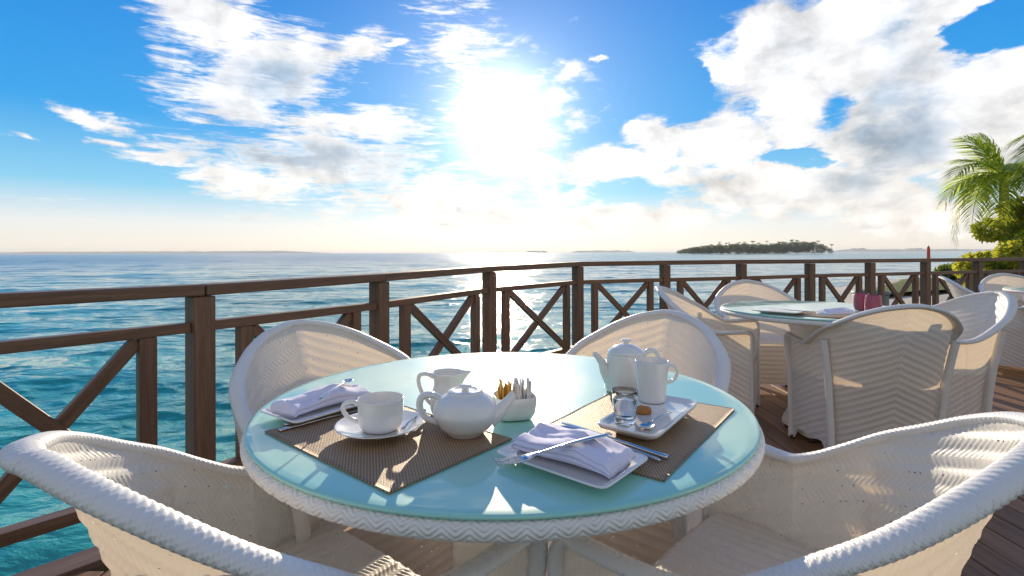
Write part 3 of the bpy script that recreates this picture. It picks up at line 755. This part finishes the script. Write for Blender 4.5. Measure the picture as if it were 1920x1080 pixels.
def superloft(name, secs, ns=64, e=5):
    """rounded-rectangle sections (hx, hy, z) joined into one skin"""
    th = np.linspace(0, 2*PI, ns, endpoint=False); V = []
    for hx, hy, z in secs:
        c_, s_ = np.cos(th), np.sin(th); k = (np.abs(c_)**e+np.abs(s_)**e)**(-1/e)
        V.append(np.stack([hx*k*c_, hy*k*s_, np.full(ns, z)], -1))
    V = np.array(V); Fq = grid_faces(len(secs), ns, False, True)
    Fl = [tuple(int(i) for i in f) for f in Fq]; n = len(secs)
    Fl.append(tuple(range(ns-1, -1, -1))); Fl.append(tuple((n-1)*ns+k for k in range(ns)))
    me = mk_mesh(name, V.reshape(-1, 3), Fl)
    bm = bmesh.new(); bm.from_mesh(me); bmesh.ops.recalc_face_normals(bm, faces=bm.faces); bm.to_mesh(me); bm.free(); return me
def sidep(c, rz_, hx, hy, label):
    secs = [(hx*.62,hy*.55,0),(hx*.64,hy*.58,.004),(hx*.96,hy*.94,.012),(hx,hy,.0145),(hx,hy,.0165),(hx*.985,hy*.98,.0175),(hx*.90,hy*.87,.0125),(hx*.85,hy*.80,.0105)]
    return link('side_plate', superloft('side_plate', secs, 96, 14), M_CHINA, None, (c[0], c[1], TH_+.001), (0,0,rz_), label=label, cat='plate', group='rectangular white side plates on the front table')
pR = sidep(((-.028+.218)/2, (.835+.8135)/2), math.atan2(-.128, .15), .104, .074, 'rectangular white plate under the folded napkin at the front of the table')
pL = sidep(((-.519-.31)/2, (1.062+1.145)/2), math.atan2(.155, .11), .104, .070, 'rectangular white plate under the napkin by the left rim of the table')
def napkin(c, rz_, L, Wd, H, label, seed, layers=3, twist=.0, z=TH_+.0145):
    rg = np.random.default_rng(seed); ns, nl = 90, 90
    th = np.linspace(0, 2*PI, ns, endpoint=False); V = np.zeros((nl, ns, 3))
    o1, o2, o3 = rg.uniform(0, 9, 3)
    for i in range(nl):
        u = i/(nl-1); end = min(1, (min(u, 1-u)*16+.12))**.5
        w = Wd/2*(1-.10*u+.05*math.sin(u*5+o1)); h = H*(.80+.22*math.sin(u*PI)+.12*math.sin(u*9+o2))*(.35+.65*end)
        for j in range(ns):
            c_, s_ = math.cos(th[j]), math.sin(th[j]); e = 2.6
            k = (abs(c_)**e+abs(s_)**e)**(-1/e)
            y = w*k*c_; zz = h/2+h/2*k*s_
            # the edges of the folded layers show as grooves along the sides
            lay = abs(math.sin(PI*zz/h*layers))**.45 if h > 0 else 1
            y *= 1-.15*(1-lay)*abs(c_)**.5
            y += .006*twist*math.sin(u*4+zz*60)
            if s_ > 0:
                f = .0042*mnoise.noise(Vector((u*3.2+seed, y*26, seed*1.3)))+.0016*mnoise.noise(Vector((u*8, y*60+u*9, seed)))
                fold = .0055*max(0, 1-abs((y/w-.25*math.sin(u*3+o3))/.16)) - .004*max(0, 1-abs((y/w+.35-.3*u)/.12))
                zz += (f+fold)*s_**.5*end
            x = (u-.5)*L*(1+.03*c_*math.sin(3*u+seed))+.010*mnoise.noise(Vector((zz*60, y*40, seed+4)))*(1-end)
            V[i, j] = (x, y, max(zz, .0005))
    Fl = [tuple(int(q) for q in f) for f in grid_faces(nl, ns, False, True)]
    Fl.append(tuple(range(ns-1, -1, -1))); Fl.append(tuple((nl-1)*ns+k for k in range(ns)))
    me = mk_mesh('napkin', V.reshape(-1, 3), Fl)
    bm = bmesh.new(); bm.from_mesh(me); bmesh.ops.recalc_face_normals(bm, faces=bm.faces); bm.to_mesh(me); bm.free()
    return link('napkin', me, M_LINEN, None, (c[0], c[1], z), (0,0,rz_), label=label, cat='napkin', group='folded white napkins on the front table')
napkin((pR.location.x+.004, pR.location.y+.002), pR.rotation_euler.z, .178, .110, .032, 'white napkin folded in layers under a fork on the front plate', 3, 4)
napkin((pL.location.x+.004, pL.location.y), pL.rotation_euler.z, .188, .088, .034, 'white napkin rolled on the plate beside the left rim of the table', 8, 2, 1)

# cutlery: each built along +X
def blade(name, stations, zc, thick):
    """stations: (x, y_left, y_right); lens-shaped section"""
    V, ns = [], 8
    for (x, y0, y1), z, t_ in zip(stations, zc, thick):
        cy, hw = (y0+y1)/2, (y1-y0)/2
        for k in range(ns):
            a = 2*PI*k/ns; V.append((x, cy+hw*math.cos(a), z+t_*math.sin(a)))
    n = len(stations); Fl = [tuple(int(i) for i in f) for f in grid_faces(n, ns, False, True)]
    Fl.append(tuple(range(ns-1, -1, -1))); Fl.append(tuple((n-1)*ns+k for k in range(ns)))
    me = mk_mesh(name, V, Fl)
    bm = bmesh.new(); bm.from_mesh(me); bmesh.ops.recalc_face_normals(bm, faces=bm.faces); bm.to_mesh(me); bm.free(); return me
def handle_st(L):
    xs = np.linspace(0, L, 14)
    return xs, [.0062-.0034*min(1, x/L*1.1)+.0008*math.sin(x/L*PI) for x in xs]
def mk_fork(sc_=1.0):
    xs, w = handle_st(.125)
    st = [(x, -h, h) for x, h in zip(xs, w)]+[(.135,-.006,.006),(.145,-.0105,.0105),(.156,-.0115,.0115)]
    z = [.003+.0022*math.sin(x/.125*PI) for x in xs]+[.0035,.002,.0018]; th = [.0017]*14+[.0012,.0010,.0010]
    parts = [(blade('fork', st, z, th), Matrix())]
    for k in range(4):
        y = -.0096+k*.0064; p = catmull([(.154,y,.0018),(.17,y*1.0,.0022),(.188,y*.97,.0050),(.197,y*.95,.008)], 10)
        parts.append((tube_mesh('tine', p, np.linspace(.0017, .0008, 10), 6), Matrix()))
    return join_meshes('fork', parts)
def mk_knife():
    xs, w = handle_st(.105)
    st = [(x, -h-.0008, h+.0008) for x, h in zip(xs, w)]+[(.115,-.0055,.0065),(.13,-.0075,.0075),(.16,-.0085,.0078),(.185,-.0075,.0076),(.197,-.003,.0070),(.203,.004,.0062)]
    return blade('knife', st, [.0028]*20, [.0024]*14+[.0014,.0009,.0008,.0007,.0006,.0004])
def mk_spoon(L=.085, bw=.0135):
    xs = np.linspace(0, L, 12); w = [.0042-.0026*min(1, x/L*1.1) for x in xs]
    me1 = blade('spoon', [(x, -h, h) for x, h in zip(xs, w)], [.0025+.004*math.sin(x/L*PI*.9) for x in xs], [.0011]*12)
    nr, na = 8, 28; V = []; bl = bw*1.55
    for i in range(nr):
        for j in range(na):
            a = 2*PI*j/na; r = (i+.001)/(nr-1); V.append((L+bl*.86+bl*r*math.cos(a), bw*r*math.sin(a)*(1+.12*math.cos(a)), .0042-.0036*(1-r*r)))
    m1 = mk_mesh('bowl', V, grid_faces(nr, na, False, True)); bm = bmesh.new(); bm.from_mesh(m1)
    bmesh.ops.solidify(bm, geom=bm.faces[:], thickness=.0009); bm.to_mesh(m1); bm.free()
    return join_meshes('spoon', [(me1, Matrix()), (m1, Matrix())])
def lay(name, me, p0, p1, z0, z1, label, cat, group, shift=0):
    """piece of cutlery with its handle end at p0 pointing to p1"""
    me.materials.clear(); me.materials.append(M_STEEL)
    for p in me.polygons: p.use_smooth = True
    d = Vector((p1[0]-p0[0], p1[1]-p0[1], 0)); L = d.length
    o = link(name, me, None, None, (p0[0], p0[1], z0), (0, -math.atan2(z1-z0, L), math.atan2(d.y, d.x)), label=label, cat=cat, group=group)
    o.rotation_mode = 'XYZ'; return o
GC = 'cutlery on the front table'
zM = TH_+.004
k0, k1 = tp(522, 809, zM), tp(700, 762, zM)
lay('knife', mk_knife(), k0, k1, zM, zM, 'steel knife lying on the left placemat between napkin plate and cup', 'knife', GC)
k0, k1 = tp(527, 803, zM), tp(690, 758, zM)
f2 = mk_fork(); lay('fork', f2, (k0.x, k0.y+.012), (k1.x-.004, k1.y+.012), zM, zM, 'steel fork lying close behind the knife on the left placemat', 'fork', GC)
k0, k1 = tp(1251, 857, zM+.004), tp(1120, 828, zM+.004)
lay('knife', mk_knife(), k0, k1, zM+.002, TH_+.019, 'steel knife with its handle resting on the right placemat, upper of two handles', 'knife', GC)
k0, k1 = tp(1237, 864, zM+.002), tp(1110, 838, zM+.002)
lay('spoon', mk_spoon(.14, .017), k0, k1, zM+.001, TH_+.018, 'steel dessert spoon whose handle lies below the knife on the right placemat', 'spoon', GC)
k0, k1 = tp(1144, 826, TH_+.044), tp(965, 856, TH_+.044)
lay('fork', mk_fork(), k0, k1, TH_+.052, TH_+.037, 'steel fork laid across the folded napkin on the front plate', 'fork', GC)
k0, k1 = tp(598, 755, TH_+.05), tp(625, 738, TH_+.05)
lay('fork', mk_spoon(.12, .011), k0, k1, TH_+.0535, TH_+.0545, 'small steel spoon lying across the rolled napkin at the left', 'spoon', GC).name = 'spoon'

def handle(name, pts, rad, parent, mat_=None, ns=12, squash=(1,1), n=40):
    p = catmull(pts, n); r = np.interp(np.linspace(0, 1, n), np.linspace(0, 1, len(rad)), rad) if hasattr(rad, '__len__') else rad
    return link(name, tube_mesh(name, p, r, ns, squash=squash), mat_ or M_CHINA, parent)
# saucer and cup
cs = tp(712, 811, TH_+.006)
sp = smooth_prof([(.001,.004),(.022,.004),(.028,.001),(.033,.001),(.036,.006),(.060,.011),(.080,.019),(.0815,.0205),(.080,.0212),(.058,.0135),(.034,.0085),(.027,.0078),(.001,.0078)], 70)
link('saucer', lathe('saucer', sp, 72), M_CHINA, None, (cs.x, cs.y, TH_+.004), label='round white saucer under the teacup on the left placemat', cat='saucer')
cup = thing('teacup', 'empty white teacup on the saucer left of the round teapot', 'cup', (cs.x+.001, cs.y, TH_+.012))
cp = smooth_prof([(.001,.004),(.024,.004),(.027,.0),(.030,.001),(.034,.004),(.0385,.010),(.0405,.019),(.0418,.036),(.0424,.054),(.0428,.0585),(.0421,.0600),(.0408,.0585),(.0398,.034),(.0382,.018),(.030,.008),(.001,.006)], 100)
link('body', lathe('teacup_body', cp, 72), M_CHINA, cup)
handle('handle', [(-.041,.0,.048),(-.052,-.002,.053),(-.066,-.004,.050),(-.070,-.005,.040),(-.062,-.004,.026),(-.050,-.002,.018),(-.038,0,.014)], .0042, cup, squash=(1,1.2))
k0 = Vector((cs.x+.047, cs.y-.022, 0)); k1 = Vector((cs.x+.060, cs.y+.05, 0))
lay('teaspoon', mk_spoon(.075, .0125), k0, k1, TH_+.017, TH_+.0185, 'small steel teaspoon on the saucer at the right of the teacup', 'spoon', GC)

# round teapot
tq = tp(870, 820, TH_+.003); tq.y += .0
pot = thing('teapot', 'round white teapot with flat knobbed lid on the left placemat', 'teapot', (tq.x, tq.y+.02, TH_+.003))
bp = smooth_prof([(.001,.003),(.028,.003),(.030,.0),(.033,.001),(.038,.006),(.050,.018),(.0595,.036),(.0605,.048),(.055,.062),(.044,.072),(.035,.0765),(.033,.078),(.031,.077),(.030,.074),(.001,.073)], 90)
link('body', lathe('teapot_body', bp, 80), M_CHINA, pot)
lid = link('lid', lathe('teapot_lid', smooth_prof([(.001,.0765),(.030,.0765),(.0335,.0785),(.0335,.0805),(.031,.0825),(.024,.0835),(.020,.0820),(.010,.0815),(.001,.0815)], 50), 64), M_CHINA, pot)
link('knob', lathe('teapot_knob', smooth_prof([(.001,.080),(.007,.081),(.0065,.085),(.011,.088),(.012,.091),(.009,.0935),(.001,.094)], 40), 40), M_CHINA, lid)
handle('spout', [(.045,.0,.028),(.062,.002,.040),(.076,.004,.056),(.088,.007,.068),(.094,.008,.072)], [.019,.015,.011,.0085,.0075], pot, ns=20)
handle('handle', [(-.046,0,.066),(-.062,-.002,.074),(-.080,-.004,.072),(-.086,-.005,.058),(-.082,-.004,.040),(-.070,-.002,.028),(-.052,0,.022)], [.0055,.006,.0065,.0065,.006,.0055,.006], pot, squash=(1,1.35))
# milk jug
jq = Vector((-.138, 1.085, TH_+.001))
jug = thing('milk_jug', 'white milk jug with looped handle behind the round teapot', 'jug', jq)
def jdef(Pn, th):
    z = Pn[..., 2:3]/.088; k = np.clip(z-.55, 0, 1)**1.6; w = np.exp(-((np.angle(np.exp(1j*(th+.15))))/.38)**2)[None, :, None]
    Pn[..., :1] += (k*w*.060)[..., 0:1]*1.0
    Pn[..., 2:3] += k*w*.012; return Pn
jp = smooth_prof([(.001,.003),(.026,.003),(.029,0),(.033,.003),(.0375,.018),(.037,.034),(.031,.056),(.029,.068),(.033,.084),(.0345,.0885),(.0335,.0895),(.0315,.0875),(.0275,.068),(.029,.055),(.034,.034),(.034,.018),(.028,.007),(.001,.006)], 100)
link('body', lathe('milk_jug_body', jp, 72, jdef), M_CHINA, jug)
handle('handle', [(-.030,0,.078),(-.044,0,.085),(-.060,0,.082),(-.062,0,.066),(-.054,0,.044),(-.042,0,.028),(-.034,0,.020)], .0042, jug, squash=(1,1.4))
# square bowl with sachets
bq = Vector((.004, 1.060, TH_+.001)); BR = R_(12)
secs = [(.028,.024,0),(.034,.030,.003),(.040,.035,.014),(.0425,.0375,.032),(.0430,.038,.047),(.0425,.0375,.0485),(.041,.036,.047),(.0395,.0345,.034),(.037,.032,.014),(.030,.026,.006)]
link('sugar_bowl', superloft('sugar_bowl', secs, 80, 4.5), M_CHINA, None, bq, (0,0,BR), label='square white bowl full of sugar sachets right of the round teapot', cat='bowl')
M_SO = simple('orange_sachet_paper', (.80,.46,.09), .6, var=.15); M_SW = simple('white_sachet_paper', (.86,.84,.80), .6, var=.1)
sam = superloft('sachet', [(.0105,.0006,0),(.011,.0018,.006),(.011,.0022,.03),(.011,.0018,.054),(.0105,.0005,.060)], 20, 3)
saw = sam.copy(); sam.materials.append(M_SO); saw.materials.append(M_SW)
for k in range(17):
    orange = k < 5; u = -.031+k*.0037
    if not orange: u += .003
    loc = bq+Matrix.Rotation(BR, 3, 'Z')@Vector((u, random.uniform(-.014, .014), .012+random.uniform(0, .010)))
    link('sugar_sachet', sam if orange else saw, None, None, loc, (random.uniform(-.18, .18), random.uniform(-.30, .05) if orange else random.uniform(-.08, .30), BR+R_(random.uniform(62, 112))),
         label='orange paper sugar sachet standing in the square white bowl' if orange else 'white paper sugar sachet standing in the square white bowl', cat='sachet', group='orange sachets in the bowl' if orange else 'white sachets in the bowl')
# tall coffee pot
kq = Vector((.283, 1.262, TH_+.003))
kp = thing('coffee_pot', 'tall white coffee pot with domed lid behind the mug', 'coffee pot', kq)
cb = smooth_prof([(.001,.003),(.046,.003),(.049,0),(.052,.002),(.053,.010),(.0515,.040),(.048,.075),(.0455,.090),(.0435,.0925),(.0425,.090),(.044,.075),(.001,.074)], 80)
link('body', lathe('coffee_pot_body', cb, 72), M_CHINA, kp)
lid = link('lid', lathe('coffee_pot_lid', smooth_prof([(.001,.091),(.040,.091),(.0455,.0925),(.0460,.0950),(.043,.0985),(.030,.108),(.015,.114),(.001,.1155)], 50), 64), M_CHINA, kp)
link('knob', lathe('coffee_pot_knob', smooth_prof([(.001,.112),(.007,.114),(.0065,.119),(.0115,.1215),(.0120,.125),(.0105,.1265),(.001,.127)], 36), 40), M_CHINA, lid)
handle('spout', [(-.040,-.004,.030),(-.054,-.006,.050),(-.063,-.008,.072),(-.076,-.010,.088),(-.083,-.011,.091)], [.020,.015,.011,.0085,.0065], kp, ns=20)
handle('handle', [(.043,.002,.086),(.058,.003,.097),(.074,.004,.094),(.080,.004,.078),(.076,.004,.05),(.064,.003,.03),(.050,.002,.020)], .0062, kp, squash=(1,1.3))

# rectangular tray with two feet
c_ = Vector(((.161+.388)/2, (.947+1.07)/2, TH_+.004)); ang = math.atan2(.204, .147)
tray = thing('serving_dish', 'rectangular white dish holding mug, water glass and cookie on the right placemat', 'dish', c_, ang)
hx, hy = .128, .060
secs = [(hx*.86,hy*.80,.0135),(hx*.97,hy*.95,.0165),(hx,hy,.0225),(hx,hy,.0245),(hx*.985,hy*.97,.0255),(hx*.93,hy*.86,.0215),(hx*.84,hy*.74,.0185)]
link('body', superloft('serving_dish_body', secs, 96, 12), M_CHINA, tray)
for sx in (-1, 1):
    link('foot', superloft('serving_dish_foot', [(.034,.036,0),(.040,.041,.002),(.048,.046,.0095),(.052,.049,.0145)], 48, 4), M_CHINA, tray, (sx*.058, 0, 0))
# things on the dish
Zd = TH_+.004+.0190
mq = Vector((.302, 1.100, Zd+.0003))
mug = thing('mug', 'tall tapered white mug at the far end of the rectangular dish', 'mug', mq)
mp = smooth_prof([(.001,.003),(.024,.003),(.026,0),(.0285,.002),(.0295,.010),(.0325,.045),(.0360,.082),(.0365,.0855),(.0355,.0865),(.0340,.085),(.0305,.045),(.0275,.010),(.022,.006),(.001,.006)], 90)
link('body', lathe('mug_body', mp, 64), M_CHINA, mug)
handle('handle', [(.0330,0,.074),(.044,0,.077),(.053,0,.071),(.054,0,.056),(.047,0,.045),(.036,0,.040),(.0305,0,.038)], .0038, mug, squash=(1,1.5))
gq = Vector((.213, .962, Zd))
gl_ = thing('water_glass', 'small clear tumbler of water at the near end of the rectangular dish', 'glass', gq)
gp = [(0,0),(.0185,0),(.0195,.001),(.0205,.012),(.0245,.0600),(.0248,.0610),(.0243,.0614),(.0235,.0608),(.0228,.050),(.0200,.016),(.0185,.0095),(0,.009)]
link('tumbler', lathe('tumbler', gp, 56), M_CLEAR, gl_)
link('water', lathe('tumbler_water', [(0,.0094),(.0183,.0099),(.0198,.0164),(.0221,.0440),(0,.0440)], 56), M_WATERG, gl_)
ck = [(0,.0),(.015,.0),(.0175,.003),(.0165,.0075),(.011,.0105),(.004,.0115),(0,.0115)]
M_CK = simple('golden_biscuit', (.50,.20,.045), .7, var=.3, scale=180)
cqp = Vector((.262, 1.020, Zd+.0003))
link('cookie', lathe('cookie', smooth_prof(ck, 30), 36, lambda Pn, th: Pn*(1+.05*np.sin(th*5)[None, :, None])), M_CK, None, cqp, label='small golden cookie on the rectangular dish beside the water glass', cat='cookie')
k0, k1 = tp(1256, 776, Zd+.003), tp(1205, 803, Zd+.003)
lay('teaspoon', mk_spoon(.078, .0125), k0, k1, Zd+.004, Zd+.0005, 'small steel teaspoon lying on the rectangular dish in front of the mug', 'spoon', GC)

# second table: plate, napkin, menu, tumblers
c2 = Vector((1.52, 2.80, TH_+.001))
link('side_plate', superloft('side_plate_far', [(.08,.06,0),(.082,.062,.004),(.12,.09,.012),(.125,.095,.016),(.12,.09,.0165),(.10,.075,.0125)], 64, 12), M_CHINA, None, (1.50, 2.86, TH_+.001), (0,0,-.75), label='white rectangular plate near the left rim of the second table', cat='plate')
mat_obj((1.66, 2.80), None, .40, .27, -.65, 'brown woven placemat beneath the plate on the second table')
for o in col.objects:
    if o.name.startswith('placemat') and o.location.x > 1: o.location.z = TH_+.0006
napkin((1.70, 2.66), .1, .17, .09, .03, 'blue white folded napkin beside the plate on the second table', 5, 2).__setitem__('group', 'things on the second table')
k0 = (1.62, 2.88)
lay('knife', mk_knife(), (1.60,2.74), (1.46,2.90), TH_+.019, TH_+.019, 'steel knife laid over the plate on the second table', 'knife', 'things on the second table')
M_PINK = simple('pink_glass', (.55,.08,.16), .12, trans=.35, coat=.5)
m, t, b = M_PINK, NT(M_PINK.node_tree), M_PINK.node_tree.nodes['Principled BSDF']
vo = t.node('ShaderNodeTexVoronoi'); vo.inputs['Scale'].default_value = 110; t.l.new(t.node('ShaderNodeTexCoord').outputs['Object'], vo.inputs[0]); bump(t, b, vo.outputs[0], .8, .003)
tg = lathe('tumbler_pink', smooth_prof([(.001,.004),(.028,.002),(.034,.004),(.040,.02),(.041,.06),(.037,.096),(.0360,.100),(.0345,.099),(.038,.06),(.036,.02),(.001,.010)], 60), 48)
tg.materials.append(M_PINK)
for k, (px, py, D, lab) in enumerate([(1615, 583, 2.95, 'pink textured tumbler standing farther left on the second table'), (1637, 590, 2.80, 'pink textured tumbler standing nearer and to the right on the second table')]):
    q = at(px, 570, D)
    link('tumbler', tg, None, None, (q.x, q.y, TH_+.001), label=lab, cat='glass', group='pink tumblers on the second table')

# ------------------------------------------------------------------ plants and beach things
def palm(name, label, base, H, lean, nfr, L, seed, dirs=None, group=None, leaf=.62):
    rg = np.random.default_rng(seed)
    t_ = thing(name, label, 'palm tree', base, 0, group)
    tr = catmull([(0,0,0),(lean[0]*.3,lean[1]*.3,H*.4),(lean[0],lean[1],H)], 60)
    rr = np.linspace(.14, .085, 60)+.008*(np.arange(60) % 3 == 0)
    link('trunk', tube_mesh('palm_trunk', tr, rr, 14), M_TRUNK, t_)
    for k in range(nfr):
        if dirs and k < len(dirs): a, dr, Lk, tilt = dirs[k]
        else: a, dr, Lk, tilt = rg.uniform(0, 2*PI), rg.uniform(.5, 1.15), L*rg.uniform(.8, 1.1), rg.uniform(-.1, .5)
        V, Fc = frond_geo(Lk, 58, leaf*rg.uniform(.9, 1.1), dr, rg, .055, .55)
        me = mk_mesh('frond', V, Fc, smooth=False)
        link('frond', me, M_PALM, t_, (lean[0], lean[1], H), (tilt, 0, a))
    return t_
# frond heading a: direction in plan, 0 = away (+Y), pi/2 = left (-X)
pb = at(1886, 470, 12.5)
palm('coconut_palm', 'young coconut palm with drooping fronds standing left of the bright shrub', (pb.x, pb.y, -.9), 3.8, (.05,.1), 15, 1.7, 4,
     [(1.45,.30,1.5,.75),(1.75,.75,1.7,.45),(1.2,.25,1.3,1.0),(1.3,1.1,1.8,.15),(1.95,1.15,1.8,.1),(1.1,1.3,1.7,-.1),(2.3,1.2,1.7,0),(-1.2,.6,1.5,.5),(-1.6,.8,1.6,.4),(.5,.6,1.4,.7),(.2,.9,1.5,.4),(2.9,1.0,1.6,.3)])
pb = at(2040, 470, 11)
palm('coconut_palm', 'taller coconut palm beyond the right edge, one frond tip entering high above the shrub', (pb.x, pb.y, -.9), 4.35, (.0,.0), 14, 1.5, 9,
     [(1.57,.72,1.75,.10)])
def bush(name, label, c, size, n, leaf, mat_, seed, nb=26, cat='shrub'):
    rg = np.random.default_rng(seed); t_ = thing(name, label, cat, (c[0], c[1], c[2]))
    cs_, rs_ = [], []
    for k in range(nb):
        d = rg.normal(size=3); d /= np.linalg.norm(d); q = d*rg.uniform(.2, .85)*np.array(size)*[1,1,.5]+[0,0,size[2]*.52]
        cs_.append(q); rs_.append(rg.uniform(.22, .42)*min(size[0], size[1]))
    V, Fc = leaf_cloud(cs_, rs_, n, leaf, seed, .8, 2.4)
    link('crown', mk_mesh(name+'_crown', V, Fc, smooth=False), mat_, t_)
    st = []
    for k in range(9):
        q = cs_[k]; p = catmull([(rg.uniform(-.1,.1), rg.uniform(-.1,.1), 0), (q[0]*.4, q[1]*.4, q[2]*.5), tuple(q)], 12)
        st.append((tube_mesh('stem', p, np.linspace(.04, .01, 12), 6), Matrix()))
    link('stem', join_meshes('stem', st), M_TRUNK, t_)
    return t_
q = at(1925, 470, 11.6); bush('leafy_shrub', 'tall bright yellow green shrub at the right edge behind the railing', (q.x+.15, q.y, -1.0), (1.35,1.1,3.75), 34000, .055, M_BUSH, 21, 40)
q = at(1868, 470, 13.4); bush('leafy_shrub', 'lower olive green shrub under the coconut palm fronds', (q.x+.1, q.y, -1.0), (.75,.8,2.15), 12000, .055, M_BUSH, 22)
q = at(1770, 520, 30); bush('hedge', 'low dark green hedge behind the sand right of the lawn', (q.x+1.6, q.y, -.7), (2.2,1.4,.95), 12000, .11, M_HEDGE, 23, cat='hedge')
q = at(1815, 500, 22); bush('leafy_shrub', 'small green shrub beside the dark bench beyond the railing', (q.x+.25, q.y, -.6), (.6,.6,1.2), 4000, .07, M_BUSH, 25, 14)
# closed red parasol on the beach
q = at(1741, 474, 24)
um = thing('closed_parasol', 'closed red beach parasol rising above the railing at right', 'parasol', (q.x, q.y, -.5))
link('pole', tube_mesh('parasol_pole', [(0,0,0),(0,0,.5),(0,0,1.86)], .025, 10), M_TRUNK, um)
link('canopy', lathe('parasol_canopy', smooth_prof([(.02,1.80),(.05,1.78),(.055,1.6),(.065,1.2),(.068,.95),(.04,.8),(.03,.78)], 40), 32, lambda Pn, th: np.concatenate([Pn[..., :2]*(1+.12*np.sin(th*8))[None, :, None], Pn[..., 2:]], -1)), M_RED, um)
# slate drum behind the rail
q = at(1632, 540, 9.5)
M_SLATE = simple('slate_paint', (.14,.19,.21), .45, var=.1)
dr = thing('storage_drum', 'tall slate blue drum standing behind the railing beyond the pink tumblers', 'drum', (q.x, q.y, -.9))
link('body', lathe('drum_body', [(0,0),(.27,0),(.28,.02),(.28,.5),(.29,.52),(.28,.54),(.28,1.18),(.27,1.2),(0,1.2)], 40), M_SLATE, dr)
link('lid', lathe('drum_lid', [(0,1.201),(.30,1.201),(.305,1.21),(.30,1.25),(.12,1.28),(0,1.285)], 40), M_SLATE, dr)
# dark bench
q = at(1797, 500, 21)
bn = thing('bench', 'dark slatted bench standing by the small green shrub beyond the railing', 'bench', (q.x, q.y, -.65), R_(30))
for z in (1.05, 1.16): link('back_slat', box_mesh('back_slat', .8, .03, .07, .004, off=(0,.2,z-.15)), M_DARK, bn)
for y in (-.12, .0, .12): link('seat_slat', box_mesh('seat_slat', .8, .09, .03, .004, off=(0,y,.5)), M_DARK, bn)
for sx in (-1, 1):
    for y, h in ((-.15,.5),(.2,1.05)): link('leg', box_mesh('leg', .05, .05, h, .004, off=(sx*.37,y,h/2)), M_DARK, bn)

# sea air
hz = bpy.data.materials.new('sea_haze'); hz.use_nodes = True; H = NT(hz.node_tree); H.n.clear()
pv = H.node('ShaderNodeVolumePrincipled'); pv.inputs['Color'].default_value = (.86, .92, 1.0, 1); pv.inputs['Density'].default_value = .00012
pv.inputs['Anisotropy'].default_value = .2
H.l.new(pv.outputs[0], H.node('ShaderNodeOutputMaterial').inputs['Volume'])
link('haze', box_mesh('haze', 19000, 19000, 30, 0, off=(0, 0, 11.2)), hz, kind='stuff')
